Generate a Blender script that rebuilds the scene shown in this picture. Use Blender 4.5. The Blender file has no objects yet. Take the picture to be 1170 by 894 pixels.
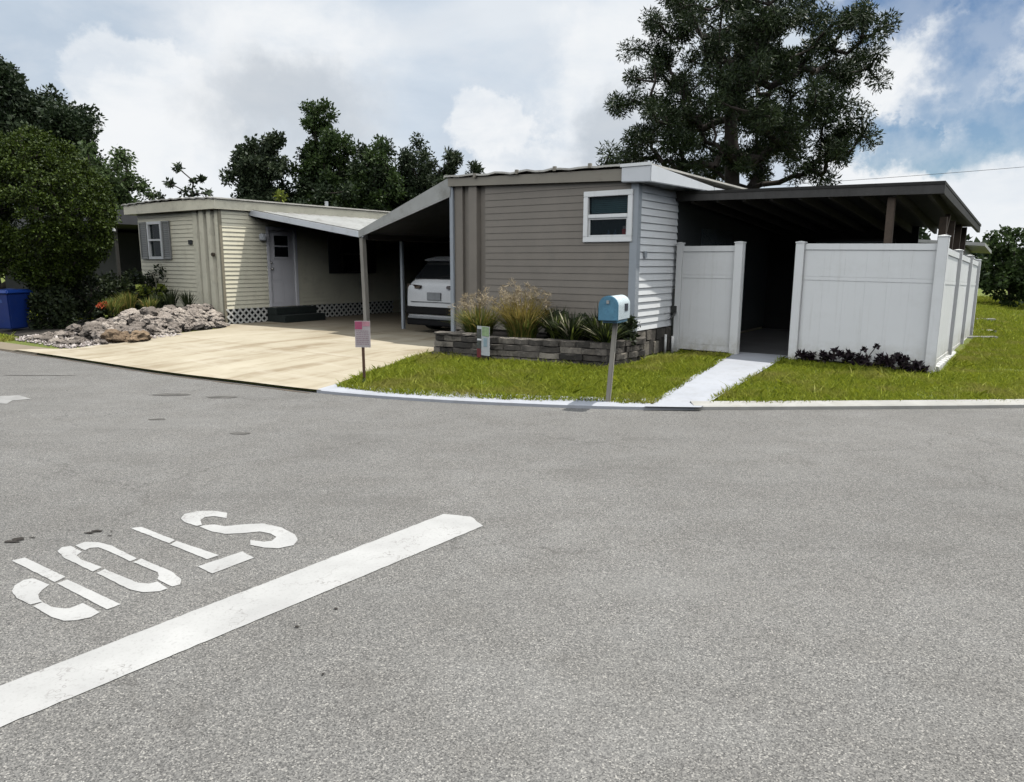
import bpy, bmesh, math, random
import numpy as np
from mathutils import Vector, Matrix, Euler, noise as mnoise
R = math.radians
rng = np.random.default_rng(7); random.seed(7)
S = bpy.context.scene; C = S.collection

# ------------------------------------------------------------------ camera
PITCH, ROLL, FPX, CAMH = 0.177, -0.0046, 818.4, 1.6
cam_d = bpy.data.cameras.new('camera'); cam = bpy.data.objects.new('camera', cam_d); C.objects.link(cam)
cam_d.sensor_width = 36; cam_d.lens = FPX/1170*36; cam_d.clip_end = 3000; cam_d.clip_start = .05
cam.location = (0, 0, CAMH)
cam.rotation_euler = (Matrix.Rotation(math.pi/2-PITCH, 3, 'X') @ Matrix.Rotation(-ROLL, 3, 'Z')).to_euler()
S.camera = cam

# ------------------------------------------------------------------ site frame: x along the fronts, y into the lots
TH = .6256
OX, OY = 1.8972, 11.2349
vx, vy = math.cos(TH), -math.sin(TH)
ux, uy = math.sin(TH), math.cos(TH)
def W(x, y, z=0.): return (OX+vx*x+ux*y, OY+vy*x+uy*y, z)
def LFxy(X, Y): dx, dy = X-OX, Y-OY; return dx*vx+dy*vy, dx*ux+dy*uy
ROT = -TH
HZ = .13                                            # lot level above the road
KX = [-60,-30,-9.35,-7.4,-4.95,-3.26,-2.38,-.86,1.02,1.99,4.08,5.83,9,14,25,60]
KY = [46,26.2,13.0,11.77,10.14,9.23,8.7,8.16,7.81,7.79,7.89,8.0,8.35,9.3,13,28]
def yk(x): return np.interp(x, KX, KY)
def yks(x):                                         # smoothed kerb line
    return np.mean([yk(x+d) for d in (-.6,-.3,0,.3,.6)], axis=0)
def ground_h(X, Y):
    X = np.asarray(X, float); Y = np.asarray(Y, float)
    d = np.clip((Y-yks(X))*.85, 0, None)
    h = .035+.035*np.minimum(d, 2.7)
    lx = (X-OX)*vx+(Y-OY)*vy; ly = (X-OX)*ux+(Y-OY)*uy
    k = np.clip((lx-3.5)/1.2, 0, 1)
    return h-k*.022*np.clip(ly-1.6, 0, 9)
def gh(X, Y): return float(ground_h(X, Y))

# ------------------------------------------------------------------ materials
def nt_new(name):
    m = bpy.data.materials.new(name); m.use_nodes = True
    nt = m.node_tree; nt.nodes.clear()
    out = nt.nodes.new('ShaderNodeOutputMaterial'); b = nt.nodes.new('ShaderNodeBsdfPrincipled')
    nt.links.new(b.outputs[0], out.inputs[0])
    return m, nt, b, out
class N:
    """small node-building helper"""
    def __init__(s, nt): s.nt = nt
    def n(s, t, **kw):
        x = s.nt.nodes.new(t)
        for k, v in kw.items(): setattr(x, k, v)
        return x
    def l(s, a, b): s.nt.links.new(a, b)
    def val(s, sock, v):
        if hasattr(v, 'is_output') or isinstance(v, bpy.types.NodeSocket): s.l(v, sock)
        else: sock.default_value = v
    def co(s, kind='Object', scale=None, rot=None):
        t = s.n('ShaderNodeTexCoord'); o = t.outputs[kind]
        if scale or rot:
            m = s.n('ShaderNodeMapping'); s.l(o, m.inputs[0])
            if scale: m.inputs['Scale'].default_value = scale
            if rot: m.inputs['Rotation'].default_value = rot
            o = m.outputs[0]
        return o
    def noise(s, vec, scale, detail=4, rough=.55, dist=0):
        x = s.n('ShaderNodeTexNoise'); s.l(vec, x.inputs['Vector'])
        x.inputs['Scale'].default_value = scale; x.inputs['Detail'].default_value = detail
        x.inputs['Roughness'].default_value = rough; x.inputs['Distortion'].default_value = dist
        return x
    def math(s, op, a, b=None, c=None, clamp=False):
        x = s.n('ShaderNodeMath', operation=op, use_clamp=clamp)
        s.val(x.inputs[0], a)
        if b is not None: s.val(x.inputs[1], b)
        if c is not None: s.val(x.inputs[2], c)
        return x.outputs[0]
    def vm(s, op, a, b=None):
        x = s.n('ShaderNodeVectorMath', operation=op); s.val(x.inputs[0], a)
        if b is not None: s.val(x.inputs[1], b)
        return x
    def rng(s, v, a, b, c=0., d=1., smooth=False):
        x = s.n('ShaderNodeMapRange'); 
        if smooth: x.interpolation_type = 'SMOOTHSTEP'
        s.val(x.inputs['Value'], v)
        for k, q in zip(('From Min','From Max','To Min','To Max'), (a,b,c,d)): x.inputs[k].default_value = q
        return x.outputs[0]
    def ramp(s, f, stops):
        x = s.n('ShaderNodeValToRGB'); s.l(f, x.inputs[0]); e = x.color_ramp.elements
        while len(e) < len(stops): e.new(.5)
        for q, (p, c) in zip(e, stops): q.position = p; q.color = (*c, 1)
        return x.outputs[0]
    def mix(s, f, a, b, mode='MIX'):
        x = s.n('ShaderNodeMix', data_type='RGBA', blend_type=mode)
        s.val(x.inputs[0], f)
        for i, q in ((6, a), (7, b)):
            if isinstance(q, tuple): x.inputs[i].default_value = (*q, 1) if len(q) == 3 else q
            else: s.l(q, x.inputs[i])
        return x.outputs[2]
    def bump(s, h, strength, dist=.01):
        x = s.n('ShaderNodeBump'); s.l(h, x.inputs['Height'])
        x.inputs['Strength'].default_value = strength; x.inputs['Distance'].default_value = dist
        return x.outputs[0]
def sc(c, k): return tuple(min(1., q*k) for q in c)
_M = {}
def M(name, base, rough=.6, var=.12, scale=3., dirt=None, dirt_amt=.5, bump=.0, bscale=60., metal=0., spec=.5, streak=False):
    if name in _M: return _M[name]
    m, nt, b, out = nt_new(name); g = N(nt)
    co = g.co(scale=(1, 1, .18) if streak else None)
    n1 = g.noise(co, scale, 5, .6)
    col = g.ramp(n1.outputs[0], [(.3, sc(base, 1-var)), (.7, sc(base, 1+var))])
    if dirt:
        n2 = g.noise(co, scale*2.3, 6, .7)
        col = g.mix(g.rng(n2.outputs[0], .52, .75, 0, dirt_amt), col, dirt)
    g.l(col, b.inputs['Base Color'])
    n3 = g.noise(g.co(), bscale, 3)
    g.l(g.rng(n3.outputs[0], .3, .7, max(0, rough-.08), min(1, rough+.08)), b.inputs['Roughness'])
    b.inputs['Metallic'].default_value = metal
    b.inputs['Specular IOR Level'].default_value = spec
    if bump: g.l(g.bump(n3.outputs[0], bump, .004), b.inputs['Normal'])
    _M[name] = m; return m
def leafmat(name, dark, light, trans=.25, rough=.55, tint=None):
    m, nt, b, out = nt_new(name); g = N(nt)
    geo = g.n('ShaderNodeNewGeometry')
    col = g.ramp(geo.outputs['Random Per Island'], [(0, dark), (1, light)])
    if tint:
        nz = g.noise(g.co(), tint[1], 3)
        col = g.mix(g.rng(nz.outputs[0], .50, .74, 0, .8), col, tint[0])
    g.l(col, b.inputs['Base Color']); b.inputs['Roughness'].default_value = rough
    b.inputs['Specular IOR Level'].default_value = .25
    t = g.n('ShaderNodeBsdfTranslucent'); g.l(col, t.inputs[0])
    ms = g.n('ShaderNodeMixShader'); ms.inputs[0].default_value = trans
    g.l(b.outputs[0], ms.inputs[1]); g.l(t.outputs[0], ms.inputs[2]); g.l(ms.outputs[0], out.inputs[0])
    return m

# asphalt
def asphalt():
    m, nt, b, out = nt_new('asphalt'); g = N(nt); co = g.co()
    big = g.noise(co, .35, 5, .6); mid = g.noise(co, 2.2, 5, .65)
    col = g.ramp(big.outputs[0], [(.3, (.152,.150,.145)), (.7, (.202,.200,.194))])
    col = g.mix(g.rng(mid.outputs[0], .35, .65, 0, .45), col, (.13,.125,.117))
    v = g.n('ShaderNodeTexVoronoi'); g.l(co, v.inputs['Vector']); v.inputs['Scale'].default_value = 200
    sp = g.n('ShaderNodeSeparateColor'); g.l(v.outputs['Color'], sp.inputs[0])
    grain = g.ramp(sp.outputs[0], [(0, (.34,.34,.345)), (.5, (.93,.93,.93)), (.88, (1.28,1.27,1.25)), (1, (2.2,2.16,2.08))])
    col = g.mix(.9, col, grain, 'MULTIPLY')
    f2 = g.noise(co, 95, 4, .75)
    col = g.mix(.8, col, g.ramp(f2.outputs[0], [(.3, (.62,.62,.63)), (.7, (1.32,1.30,1.27))]), 'MULTIPLY')
    # cracks
    wob = g.noise(co, 1.1, 5, .7)
    cv = g.vm('ADD', co, wob.outputs['Color'])
    vd = g.n('ShaderNodeTexVoronoi', feature='DISTANCE_TO_EDGE'); g.l(cv.outputs[0], vd.inputs['Vector']); vd.inputs['Scale'].default_value = .42
    line = g.rng(vd.outputs['Distance'], .0025, .0075, 1, 0)
    gate = g.rng(g.noise(co, .45, 3).outputs[0], .46, .56)
    col = g.mix(g.math('MULTIPLY', g.math('MULTIPLY', line, gate), .38), col, (.06,.056,.052))
    # oily stains and pale worn arcs
    st = g.noise(g.co(scale=(.5, 1.6, 1)), .9, 6, .7)
    col = g.mix(g.rng(st.outputs[0], .55, .75, 0, .5), col, (.088,.084,.078))
    tr = g.noise(g.co(scale=(.35, .9, 1), rot=(0,0,.5)), 1.3, 5, .6)
    col = g.mix(g.rng(tr.outputs[0], .52, .74, 0, .28), col, (.225,.222,.212))
    sk = g.noise(g.co(scale=(.3, 1.6, 1), rot=(0,0,-.25)), 1.9, 4, .6)
    col = g.mix(g.rng(sk.outputs[0], .60, .78, 0, .4), col, (.09,.087,.083))
    g.l(col, b.inputs['Base Color']); b.inputs['Roughness'].default_value = .9; b.inputs['Specular IOR Level'].default_value = .3
    g.l(g.bump(sp.outputs[1], .5, .004), b.inputs['Normal'])
    return m
M_asph = asphalt()
def roadpaint():
    m, nt, b, out = nt_new('road_paint'); g = N(nt); co = g.co()
    col = g.ramp(g.noise(co, 3, 5).outputs[0], [(.3, (.33,.328,.322)), (.7, (.41,.408,.40))])
    worn = g.noise(co, 70, 5, .75)
    col = g.mix(g.rng(worn.outputs[0], .54, .74, 0, .65), col, (.20,.195,.185))
    wv = g.noise(co, 1.7, 5, .7)
    cv = g.vm('ADD', co, wv.outputs['Color'])
    vd = g.n('ShaderNodeTexVoronoi', feature='DISTANCE_TO_EDGE'); g.l(cv.outputs[0], vd.inputs['Vector']); vd.inputs['Scale'].default_value = 2.6
    gate = g.rng(g.noise(co, 2.6, 3).outputs[0], .46, .53)
    col = g.mix(g.math('MULTIPLY', g.rng(vd.outputs['Distance'], .004, .012, 1, 0), g.math('MULTIPLY', gate, .7)), col, (.2,.19,.18))
    g.l(col, b.inputs['Base Color']); b.inputs['Roughness'].default_value = .75
    g.l(g.bump(worn.outputs[0], .2, .002), b.inputs['Normal'])
    return m
M_paint = roadpaint()
def driveway_mat():
    m, nt, b, out = nt_new('driveway_concrete'); g = N(nt); co = g.co()
    col = g.ramp(g.noise(co, .6, 5, .6).outputs[0], [(.3, (.33,.285,.205)), (.7, (.42,.375,.285))])
    st = g.noise(g.co(scale=(1.6, .35, 1), rot=(0,0,.5)), 1.2, 6, .7)
    col = g.mix(g.rng(st.outputs[0], .46, .66, 0, .85), col, (.21,.16,.095))
    col = g.mix(g.rng(g.noise(co, 4.5, 6, .75).outputs[0], .58, .75, 0, .5), col, (.19,.155,.105))
    col = g.mix(g.rng(g.noise(g.co(scale=(.3, 1.5, 1)), 1.7, 6, .7).outputs[0], .5, .7, 0, .5), col, (.47,.43,.35))
    sep = g.n('ShaderNodeSeparateXYZ'); g.l(co, sep.inputs[0])
    wob = g.math('MULTIPLY', g.math('SUBTRACT', g.noise(co, 6, 3).outputs[0], .5), .04)
    for base, ax in ((-6.35, 0), (-2.6, 1), (.35, 1), (3.3, 1)):
        d = g.math('ABSOLUTE', g.math('ADD', g.math('SUBTRACT', sep.outputs[ax], base), wob))
        col = g.mix(g.rng(d, .010, .03, .6, 0), col, (.24,.19,.12))
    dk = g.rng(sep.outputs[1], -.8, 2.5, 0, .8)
    col = g.mix(dk, col, (.16,.13,.09))              # painted-in shade: parking bay darkens under the carport roofs
    g.l(col, b.inputs['Base Color']); b.inputs['Roughness'].default_value = .88
    g.l(g.bump(g.noise(co, 60, 4).outputs[0], .3, .004), b.inputs['Normal'])
    return m
M_drive = driveway_mat()
def lawn_ground():
    m, nt, b, out = nt_new('lawn_soil'); g = N(nt); co = g.co()
    col = g.ramp(g.noise(co, 1.3, 6, .65).outputs[0], [(.25, (.09,.12,.02)), (.55, (.13,.16,.026)), (.8, (.20,.18,.06))])
    f = g.noise(co, 40, 4, .7)
    col = g.mix(.8, col, g.ramp(f.outputs[0], [(.3, (.4,.45,.35)), (.7, (1.45,1.4,1.3))]), 'MULTIPLY')
    g.l(col, b.inputs['Base Color']); b.inputs['Roughness'].default_value = .95
    g.l(g.bump(f.outputs[0], .8, .03), b.inputs['Normal'])
    return m
M_lawn = lawn_ground()
def walkmat():
    m, nt, b, out = nt_new('painted_walk'); g = N(nt); co = g.co()
    col = g.ramp(g.noise(co, 1.5, 5, .6).outputs[0], [(.3, (.325,.34,.375)), (.7, (.385,.40,.435))])
    col = g.mix(g.rng(g.noise(co, 5, 6, .75).outputs[0], .50, .74, 0, .5), col, (.25,.25,.245))
    g.l(col, b.inputs['Base Color']); b.inputs['Roughness'].default_value = .7
    g.l(g.bump(g.noise(co, 90, 3).outputs[0], .25, .003), b.inputs['Normal'])
    return m
M_walk = walkmat()
M_kerbc = M('bare_concrete', (.33,.325,.305), .9, .15, 2, (.24,.22,.18), .6, .3, 70)
M_taupe = M('taupe_siding', (.215,.190,.160), .55, .10, 1.2, (.14,.13,.115), .35, .04, 90)
M_taupetrim = M('taupe_trim', (.27,.245,.20), .5, .08, 2, (.16,.14,.11), .5)
M_white = M('white_siding', (.74,.76,.77), .5, .04, 1.2, (.5,.5,.47), .25, .03, 90)
M_vinyl = M('white_vinyl', (.85,.86,.85), .42, .03, .8, (.60,.60,.56), .25, .02, 60)
def splash(m):
    nt = m.node_tree; g = N(nt); b = [n for n in nt.nodes if n.type == 'BSDF_PRINCIPLED'][0]; src = b.inputs['Base Color'].links[0].from_socket
    sp = g.n('ShaderNodeSeparateXYZ'); co = g.co(); g.l(co, sp.inputs[0])
    n = g.noise(co, 6, 6, .7); k = g.math('MULTIPLY', g.rng(sp.outputs[2], .02, .34, 1, 0), g.rng(n.outputs[0], .36, .62))
    st = g.noise(g.co(scale=(9,9,.5)), 1.6, 4, .6); k2 = g.rng(st.outputs[0], .56, .75, 0, .22)
    c = g.mix(g.math('MULTIPLY', k, .65), src, (.40,.37,.27)); c = g.mix(k2, c, (.50,.49,.44)); g.l(c, b.inputs['Base Color'])
splash(M_vinyl)
M_cream = M('cream_siding', (.79,.745,.58), .55, .06, 1.2, (.40,.36,.26), .35, .04, 90)
M_creamtrim = M('cream_trim', (.77,.725,.57), .5, .08, 1.5, (.36,.33,.24), .5)
M_greytrim = M('grey_trim', (.34,.37,.40), .45, .08, 2)
M_alum = M('white_aluminium', (.70,.72,.74), .4, .06, 1.5, (.42,.42,.40), .45)
M_roofmetal = M('weathered_roof_metal', (.40,.40,.38), .5, .14, 1.2, (.20,.19,.16), .65, .1, 40, .3)
M_roofmem = M('pale_roof_membrane', (.55,.53,.48), .7, .14, 1.5, (.22,.20,.17), .6)
M_dark = M('dark_brown_wood', (.018,.015,.013), .7, .3, 4, (.05,.045,.04), .5, .2, 40)
M_greywood = M('weathered_grey_wood', (.060,.058,.056), .8, .25, 5, (.05,.045,.04), .6, .3, 50, streak=True)
M_post = M('post_wood', (.32,.30,.26), .8, .2, 6, (.16,.14,.11), .6, .3, 60, streak=True)
M_brownpost = M('brown_post', (.085,.062,.046), .8, .25, 6, (.05,.04,.03), .6, .3, 60)
M_black = M('black_plastic', (.008,.008,.009), .7, .2, 5, spec=.15)
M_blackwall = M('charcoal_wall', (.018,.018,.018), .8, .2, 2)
M_shutter = M('grey_shutter', (.27,.27,.255), .5, .06, 3)
M_shutterdk = M('dark_shutter', (.03,.03,.032), .5, .06, 3)
M_door = M('white_door', (.80,.78,.80), .4, .04, 1.5)
M_steel = M('steel', (.5,.5,.5), .3, .1, 5, metal=.9)
M_pvc = M('pvc_pipe', (.62,.62,.60), .4, .1, 5, (.4,.38,.33), .4)
M_lattice = M('lattice_white', (.68,.67,.62), .6, .06, 4, (.45,.42,.34), .4)
M_bin = M('blue_bin', (.008,.030,.17), .42, .1, 3, (.05,.06,.10), .3)
M_binlid = M('blue_lid', (.010,.045,.24), .4, .1, 3)
M_rubber = M('rubber', (.015,.015,.015), .8, .2, 10)
M_carw = M('white_car_paint', (.62,.63,.64), .25, .03, 2, spec=.6)
M_tail = M('tail_light', (.022,.008,.009), .15, .1, 8)
M_plate = M('dull_plate', (.22,.23,.24), .5, .15, 8)
M_mbwhite = M('mailbox_enamel', (.55,.63,.66), .3, .05, 5, (.40,.44,.44), .4)
M_mbblue = M('mailbox_blue', (.10,.25,.36), .35, .2, 9, (.04,.12,.20), .6)
M_step = M('dark_step_carpet', (.012,.018,.016), .95, .3, 20)
M_rock = None
def glassmat(name, tint=(.01,.02,.025), refl=.35):
    m, nt, b, out = nt_new(name); g = N(nt)
    b.inputs['Base Color'].default_value = (*tint, 1); b.inputs['Roughness'].default_value = .04
    b.inputs['Specular IOR Level'].default_value = refl
    nz = g.noise(g.co(), 2.5, 2); g.l(g.bump(nz.outputs[0], .05, .01), b.inputs['Normal'])
    t = g.n('ShaderNodeBsdfTransparent'); t.inputs[0].default_value = (.8,.85,.85,1)
    ms = g.n('ShaderNodeMixShader'); ms.inputs[0].default_value = .30
    g.l(t.outputs[0], ms.inputs[1]); g.l(b.outputs[0], ms.inputs[2]); g.l(ms.outputs[0], out.inputs[0])
    return m
M_glass = glassmat('window_glass')
M_darkglass = M('dark_glass', (.012,.014,.016), .06, .1, 2, spec=.7)
M_inside = M('dim_interior', (.018,.02,.022), .9, .3, 2)
def rockmat(name, a, c, d):
    m, nt, b, out = nt_new(name); g = N(nt); co = g.co()
    oi = g.n('ShaderNodeObjectInfo')
    col = g.ramp(g.noise(co, 5, 6, .7).outputs[0], [(.3, c), (.6, a)])
    col = g.mix(g.rng(g.noise(co, 14, 5, .75).outputs[0], .52, .66, 0, .75), col, d)
    col = g.mix(1, col, g.ramp(oi.outputs['Random'], [(0, (.42,.40,.39)), (.5, (.9,.87,.86)), (1, (1.3,1.28,1.26))]), 'MULTIPLY')
    g.l(col, b.inputs['Base Color']); b.inputs['Roughness'].default_value = .92
    g.l(g.bump(g.noise(co, 22, 6, .75).outputs[0], .9, .03), b.inputs['Normal'])
    return m
M_rock = rockmat('coral_rock', (.47,.425,.375), (.27,.225,.19), (.085,.07,.058))
M_rockbrown = rockmat('brown_rock', (.30,.22,.14), (.19,.13,.08), (.06,.045,.035))
def blockmat():
    m, nt, b, out = nt_new('retaining_block'); g = N(nt); co = g.co(); geo = g.n('ShaderNodeNewGeometry')
    col = g.ramp(geo.outputs['Random Per Island'], [(0, (.028,.026,.024)), (.35, (.085,.076,.065)), (.75, (.19,.17,.145)), (1, (.30,.27,.22))])
    col = g.mix(g.rng(g.noise(co, 7, 6, .75).outputs[0], .42, .66, 0, .8), col, (.035,.032,.028))
    col = g.mix(g.rng(g.noise(co, 16, 4, .7).outputs[0], .60, .72, 0, .5), col, (.32,.28,.21))
    g.l(col, b.inputs['Base Color']); b.inputs['Roughness'].default_value = .95
    g.l(g.bump(g.noise(co, 30, 6, .75).outputs[0], .8, .02), b.inputs['Normal'])
    return m
M_block = blockmat()
M_bark = M('pine_bark', (.045,.036,.030), .95, .35, 6, (.02,.017,.015), .6, .6, 25)

# ------------------------------------------------------------------ mesh helpers
class MB:
    def __init__(s): s.v = []; s.f = []
    def add(s, vs, fs):
        o = len(s.v); s.v += [tuple(q) for q in vs]; s.f += [tuple(i+o for i in f) for f in fs]; return s
    def box(s, x0, x1, y0, y1, z0, z1):
        return s.add([(x0,y0,z0),(x1,y0,z0),(x1,y1,z0),(x0,y1,z0),(x0,y0,z1),(x1,y0,z1),(x1,y1,z1),(x0,y1,z1)],
                     [(3,2,1,0),(4,5,6,7),(0,1,5,4),(1,2,6,5),(2,3,7,6),(3,0,4,7)])
    def hexa(s, p): return s.add(p, [(3,2,1,0),(4,5,6,7),(0,1,5,4),(1,2,6,5),(2,3,7,6),(3,0,4,7)])
    def quad(s, *p): return s.add(p, [tuple(range(len(p)))])
    def bar(s, a, b, w, h=None, up=(0,0,1)):
        a, b = Vector(a), Vector(b); h = h or w; d = (b-a).normalized(); up = Vector(up)
        if abs(d.dot(up)) > .95: up = Vector((0,1,0))
        x = d.cross(up).normalized()*w/2; y = x.cross(d).normalized()*h/2
        return s.hexa([a-x-y, a+x-y, a+x+y, a-x+y, b-x-y, b+x-y, b+x+y, b-x+y])
    def tube(s, pts, rad, n=8, cap=True):
        pts = [Vector(p) for p in pts]
        if not hasattr(rad, '__len__'): rad = [rad]*len(pts)
        rings = []; vs = []
        ref = None
        for i, p in enumerate(pts):
            d = (pts[min(i+1, len(pts)-1)]-pts[max(i-1, 0)]).normalized()
            if ref is None: ref = d.orthogonal().normalized()
            x = (ref-d*ref.dot(d)); x = x.normalized() if x.length > 1e-5 else d.orthogonal().normalized()
            ref = x; y = d.cross(x)
            for k in range(n):
                a = 2*math.pi*k/n; vs.append(p+(x*math.cos(a)+y*math.sin(a))*rad[i])
        fs = [(i*n+k, i*n+(k+1) % n, (i+1)*n+(k+1) % n, (i+1)*n+k) for i in range(len(pts)-1) for k in range(n)]
        if cap: fs += [tuple(range(n))[::-1], tuple((len(pts)-1)*n+k for k in range(n))]
        return s.add(vs, fs)
    def prism(s, poly, axis, a, b):
        """polygon in the plane normal to axis, swept from a to b"""
        def P(q, t): return {'x': (t, q[0], q[1]), 'y': (q[0], t, q[1]), 'z': (q[0], q[1], t)}[axis]
        n = len(poly); vs = [P(q, a) for q in poly]+[P(q, b) for q in poly]
        return s.add(vs, [tuple(range(n))[::-1], tuple(range(n, 2*n))]+[(i, (i+1) % n, n+(i+1) % n, n+i) for i in range(n)])
    def build(s, name, mat, parent=None, smooth=False, bevel=0, fix=True):
        me = bpy.data.meshes.new(name); me.from_pydata(s.v, [], s.f)
        if fix:
            bm = bmesh.new(); bm.from_mesh(me); bmesh.ops.recalc_face_normals(bm, faces=bm.faces)
            if bevel: bmesh.ops.bevel(bm, geom=bm.edges[:], offset=bevel, segments=2, affect='EDGES', clamp_overlap=True)
            bm.to_mesh(me); bm.free()
        if smooth: me.polygons.foreach_set('use_smooth', [True]*len(me.polygons))
        me.materials.append(mat)
        o = bpy.data.objects.new(name, me); C.objects.link(o)
        if parent: o.parent = parent
        return o
def np_mesh(name, V, F, mat, parent=None, smooth=False):
    """V (n,3), F (m,k)"""
    me = bpy.data.meshes.new(name); V = np.asarray(V, np.float32); F = np.asarray(F, np.int32); m, k = F.shape
    me.vertices.add(len(V)); me.vertices.foreach_set('co', V.ravel())
    me.loops.add(m*k); me.loops.foreach_set('vertex_index', F.ravel())
    me.polygons.add(m); me.polygons.foreach_set('loop_start', np.arange(m, dtype=np.int32)*k)
    if smooth: me.polygons.foreach_set('use_smooth', np.ones(m, bool))
    me.update(calc_edges=True); me.materials.append(mat)
    o = bpy.data.objects.new(name, me); C.objects.link(o)
    if parent: o.parent = parent
    return o
def tag(o, label=None, cat=None, group=None, kind=None):
    for k, q in (('label', label), ('category', cat), ('group', group), ('kind', kind)):
        if q: o[k] = q
    return o
def thing(name, label, cat, loc=(0,0,0), rz=0., group=None):
    o = bpy.data.objects.new(name, None); C.objects.link(o); o.empty_display_size = .2
    o.location = loc; o.rotation_euler = (0, 0, rz); return tag(o, label, cat, group)
def site(o):                                             # put a mesh written in site coordinates into the world
    o.location = (OX, OY, 0); o.rotation_euler = (0, 0, ROT); return o
def struct(o): o['kind'] = 'structure'; return o
def copy_tree(o, parent=None):
    c = o.copy(); C.objects.link(c)
    if parent: c.parent = parent
    for ch in list(o.children): copy_tree(ch, c)
    return c

# ------------------------------------------------------------------ ground, road, kerbs
g_ = MB(); g_.quad((-900,-900,-.12),(900,-900,-.12),(900,900,-.12),(-900,900,-.12))
struct(g_.build('ground', M_lawn))
xs = np.concatenate([np.arange(-60,-14,2.), np.arange(-14,14,.25), np.arange(14,61,2.)])
r_ = MB()
for a, b in zip(xs[:-1], xs[1:]):
    r_.quad((a,-60,0),(b,-60,0),(b,float(yks(b))+.05,0),(a,float(yks(a))+.05,0))
struct(r_.build('road', M_asph))
dys = [0,.4,.8,1.2,1.8,2.4,3.176,4,5,6,7,8,9,10,11,12,13,14,16,18,20,24,30,40,60,90]
V = []; nd = len(dys)
for x in xs:
    for d in dys:
        y = float(yks(x))+d; V.append((x, y, gh(x, y)-.02))
F = [(i*nd+j, (i+1)*nd+j, (i+1)*nd+j+1, i*nd+j+1) for i in range(len(xs)-1) for j in range(nd-1)]
struct(np_mesh('yard', V, F, M_lawn))

def kerb_strip(name, x0, x1, width, z0, z1, mat, n=60):
    m = MB(); prof = []
    X = np.linspace(x0, x1, n); Y = yks(X); dx = np.gradient(X); dy = np.gradient(Y)
    L = np.hypot(dx, dy); nx, ny = -dy/L, dx/L
    rings = []
    for i in range(n):
        def p(o, z): return (X[i]+nx[i]*o, Y[i]+ny[i]*o, z)
        rings.append([p(-.015, -.03), p(-.012, z0-.012), p(.012, z0), p(width-.02, z1), p(width, z1-.012), p(width, -.05)])
    vs = [q for r in rings for q in r]; k = 6
    fs = [(i*k+j, (i+1)*k+j, (i+1)*k+j+1, i*k+j+1) for i in range(n-1) for j in range(k-1)]
    fs += [tuple(range(k)), tuple((n-1)*k+j for j in range(k))]
    m.add(vs, fs); return struct(m.build(name, mat))
kerb_strip('kerb', -2.42, 2.02, .42, .045, .058, M_walk)
kerb_strip('kerb', 2.023, 40, .18, .05, .07, M_kerbc, 160)
kerb_strip('kerb', -30, -8.2, .45, .03, .04, M_drive, 70)

def ruled(name, left, right, mat, off, n=40, m=24, kerb=False):
    """sheet between two site polylines, draped on the lot"""
    def samp(pl, n):
        pl = np.array(pl, float); d = np.r_[0, np.cumsum(np.hypot(*np.diff(pl, axis=0).T))]
        t = np.linspace(0, d[-1], n); return np.c_[np.interp(t, d, pl[:,0]), np.interp(t, d, pl[:,1])]
    A, B = samp(left, n), samp(right, n); V = []
    for a, b in zip(A, B):
        for k in range(m):
            q = a+(b-a)*k/(m-1); X, Y, _ = W(*q)
            if kerb and len(V) < m: Y = float(yks(X))-.015; q = LFxy(X, Y)
            V.append((q[0], q[1], max(.012, gh(X, Y))+off))
    F = [(i*m+j, i*m+j+1, (i+1)*m+j+1, (i+1)*m+j) for i in range(n-1) for j in range(m-1)]
    return site(struct(np_mesh(name, V, F, mat)))
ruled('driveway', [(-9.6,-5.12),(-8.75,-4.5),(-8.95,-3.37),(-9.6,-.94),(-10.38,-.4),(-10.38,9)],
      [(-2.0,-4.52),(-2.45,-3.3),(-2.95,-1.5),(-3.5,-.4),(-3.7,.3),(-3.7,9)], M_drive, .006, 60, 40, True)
ruled('walkway', [(1.68,-3.08),(1.09,1.35),(1.12,1.75)], [(2.2,-2.74),(1.95,1.35),(1.98,1.75)], M_walk, .012, 40, 8)
ruled('patio_floor', [(.03,1.46),(.03,6.7)], [(3.85,1.46),(3.85,6.7)], M('patio_concrete_shaded', (.075,.075,.078), .85, .2, 2), .006, 20, 20)  # floor colour darkened to stand for shade under the patio roof
# tar seam along the gutter at the driveway mouth
m = MB(); X = np.linspace(-14, -2.5, 80)
for a, b in zip(X[:-1], X[1:]):
    wa = .018+.022*mnoise.noise((a*3,0,0)); wb = .018+.022*mnoise.noise((b*3,0,0)); oa = -.07+.05*mnoise.noise((a,5,0)); ob = -.07+.05*mnoise.noise((b,5,0))
    ya, yb = float(yks(a)), float(yks(b))
    m.quad((a, ya+oa-abs(wa), .004), (b, yb+ob-abs(wb), .004), (b, yb+ob+abs(wb), .004), (a, ya+oa+abs(wa), .004))
struct(m.build('tar_seam', M('tar', (.10,.075,.05), .8, .3, 6)))

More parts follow.
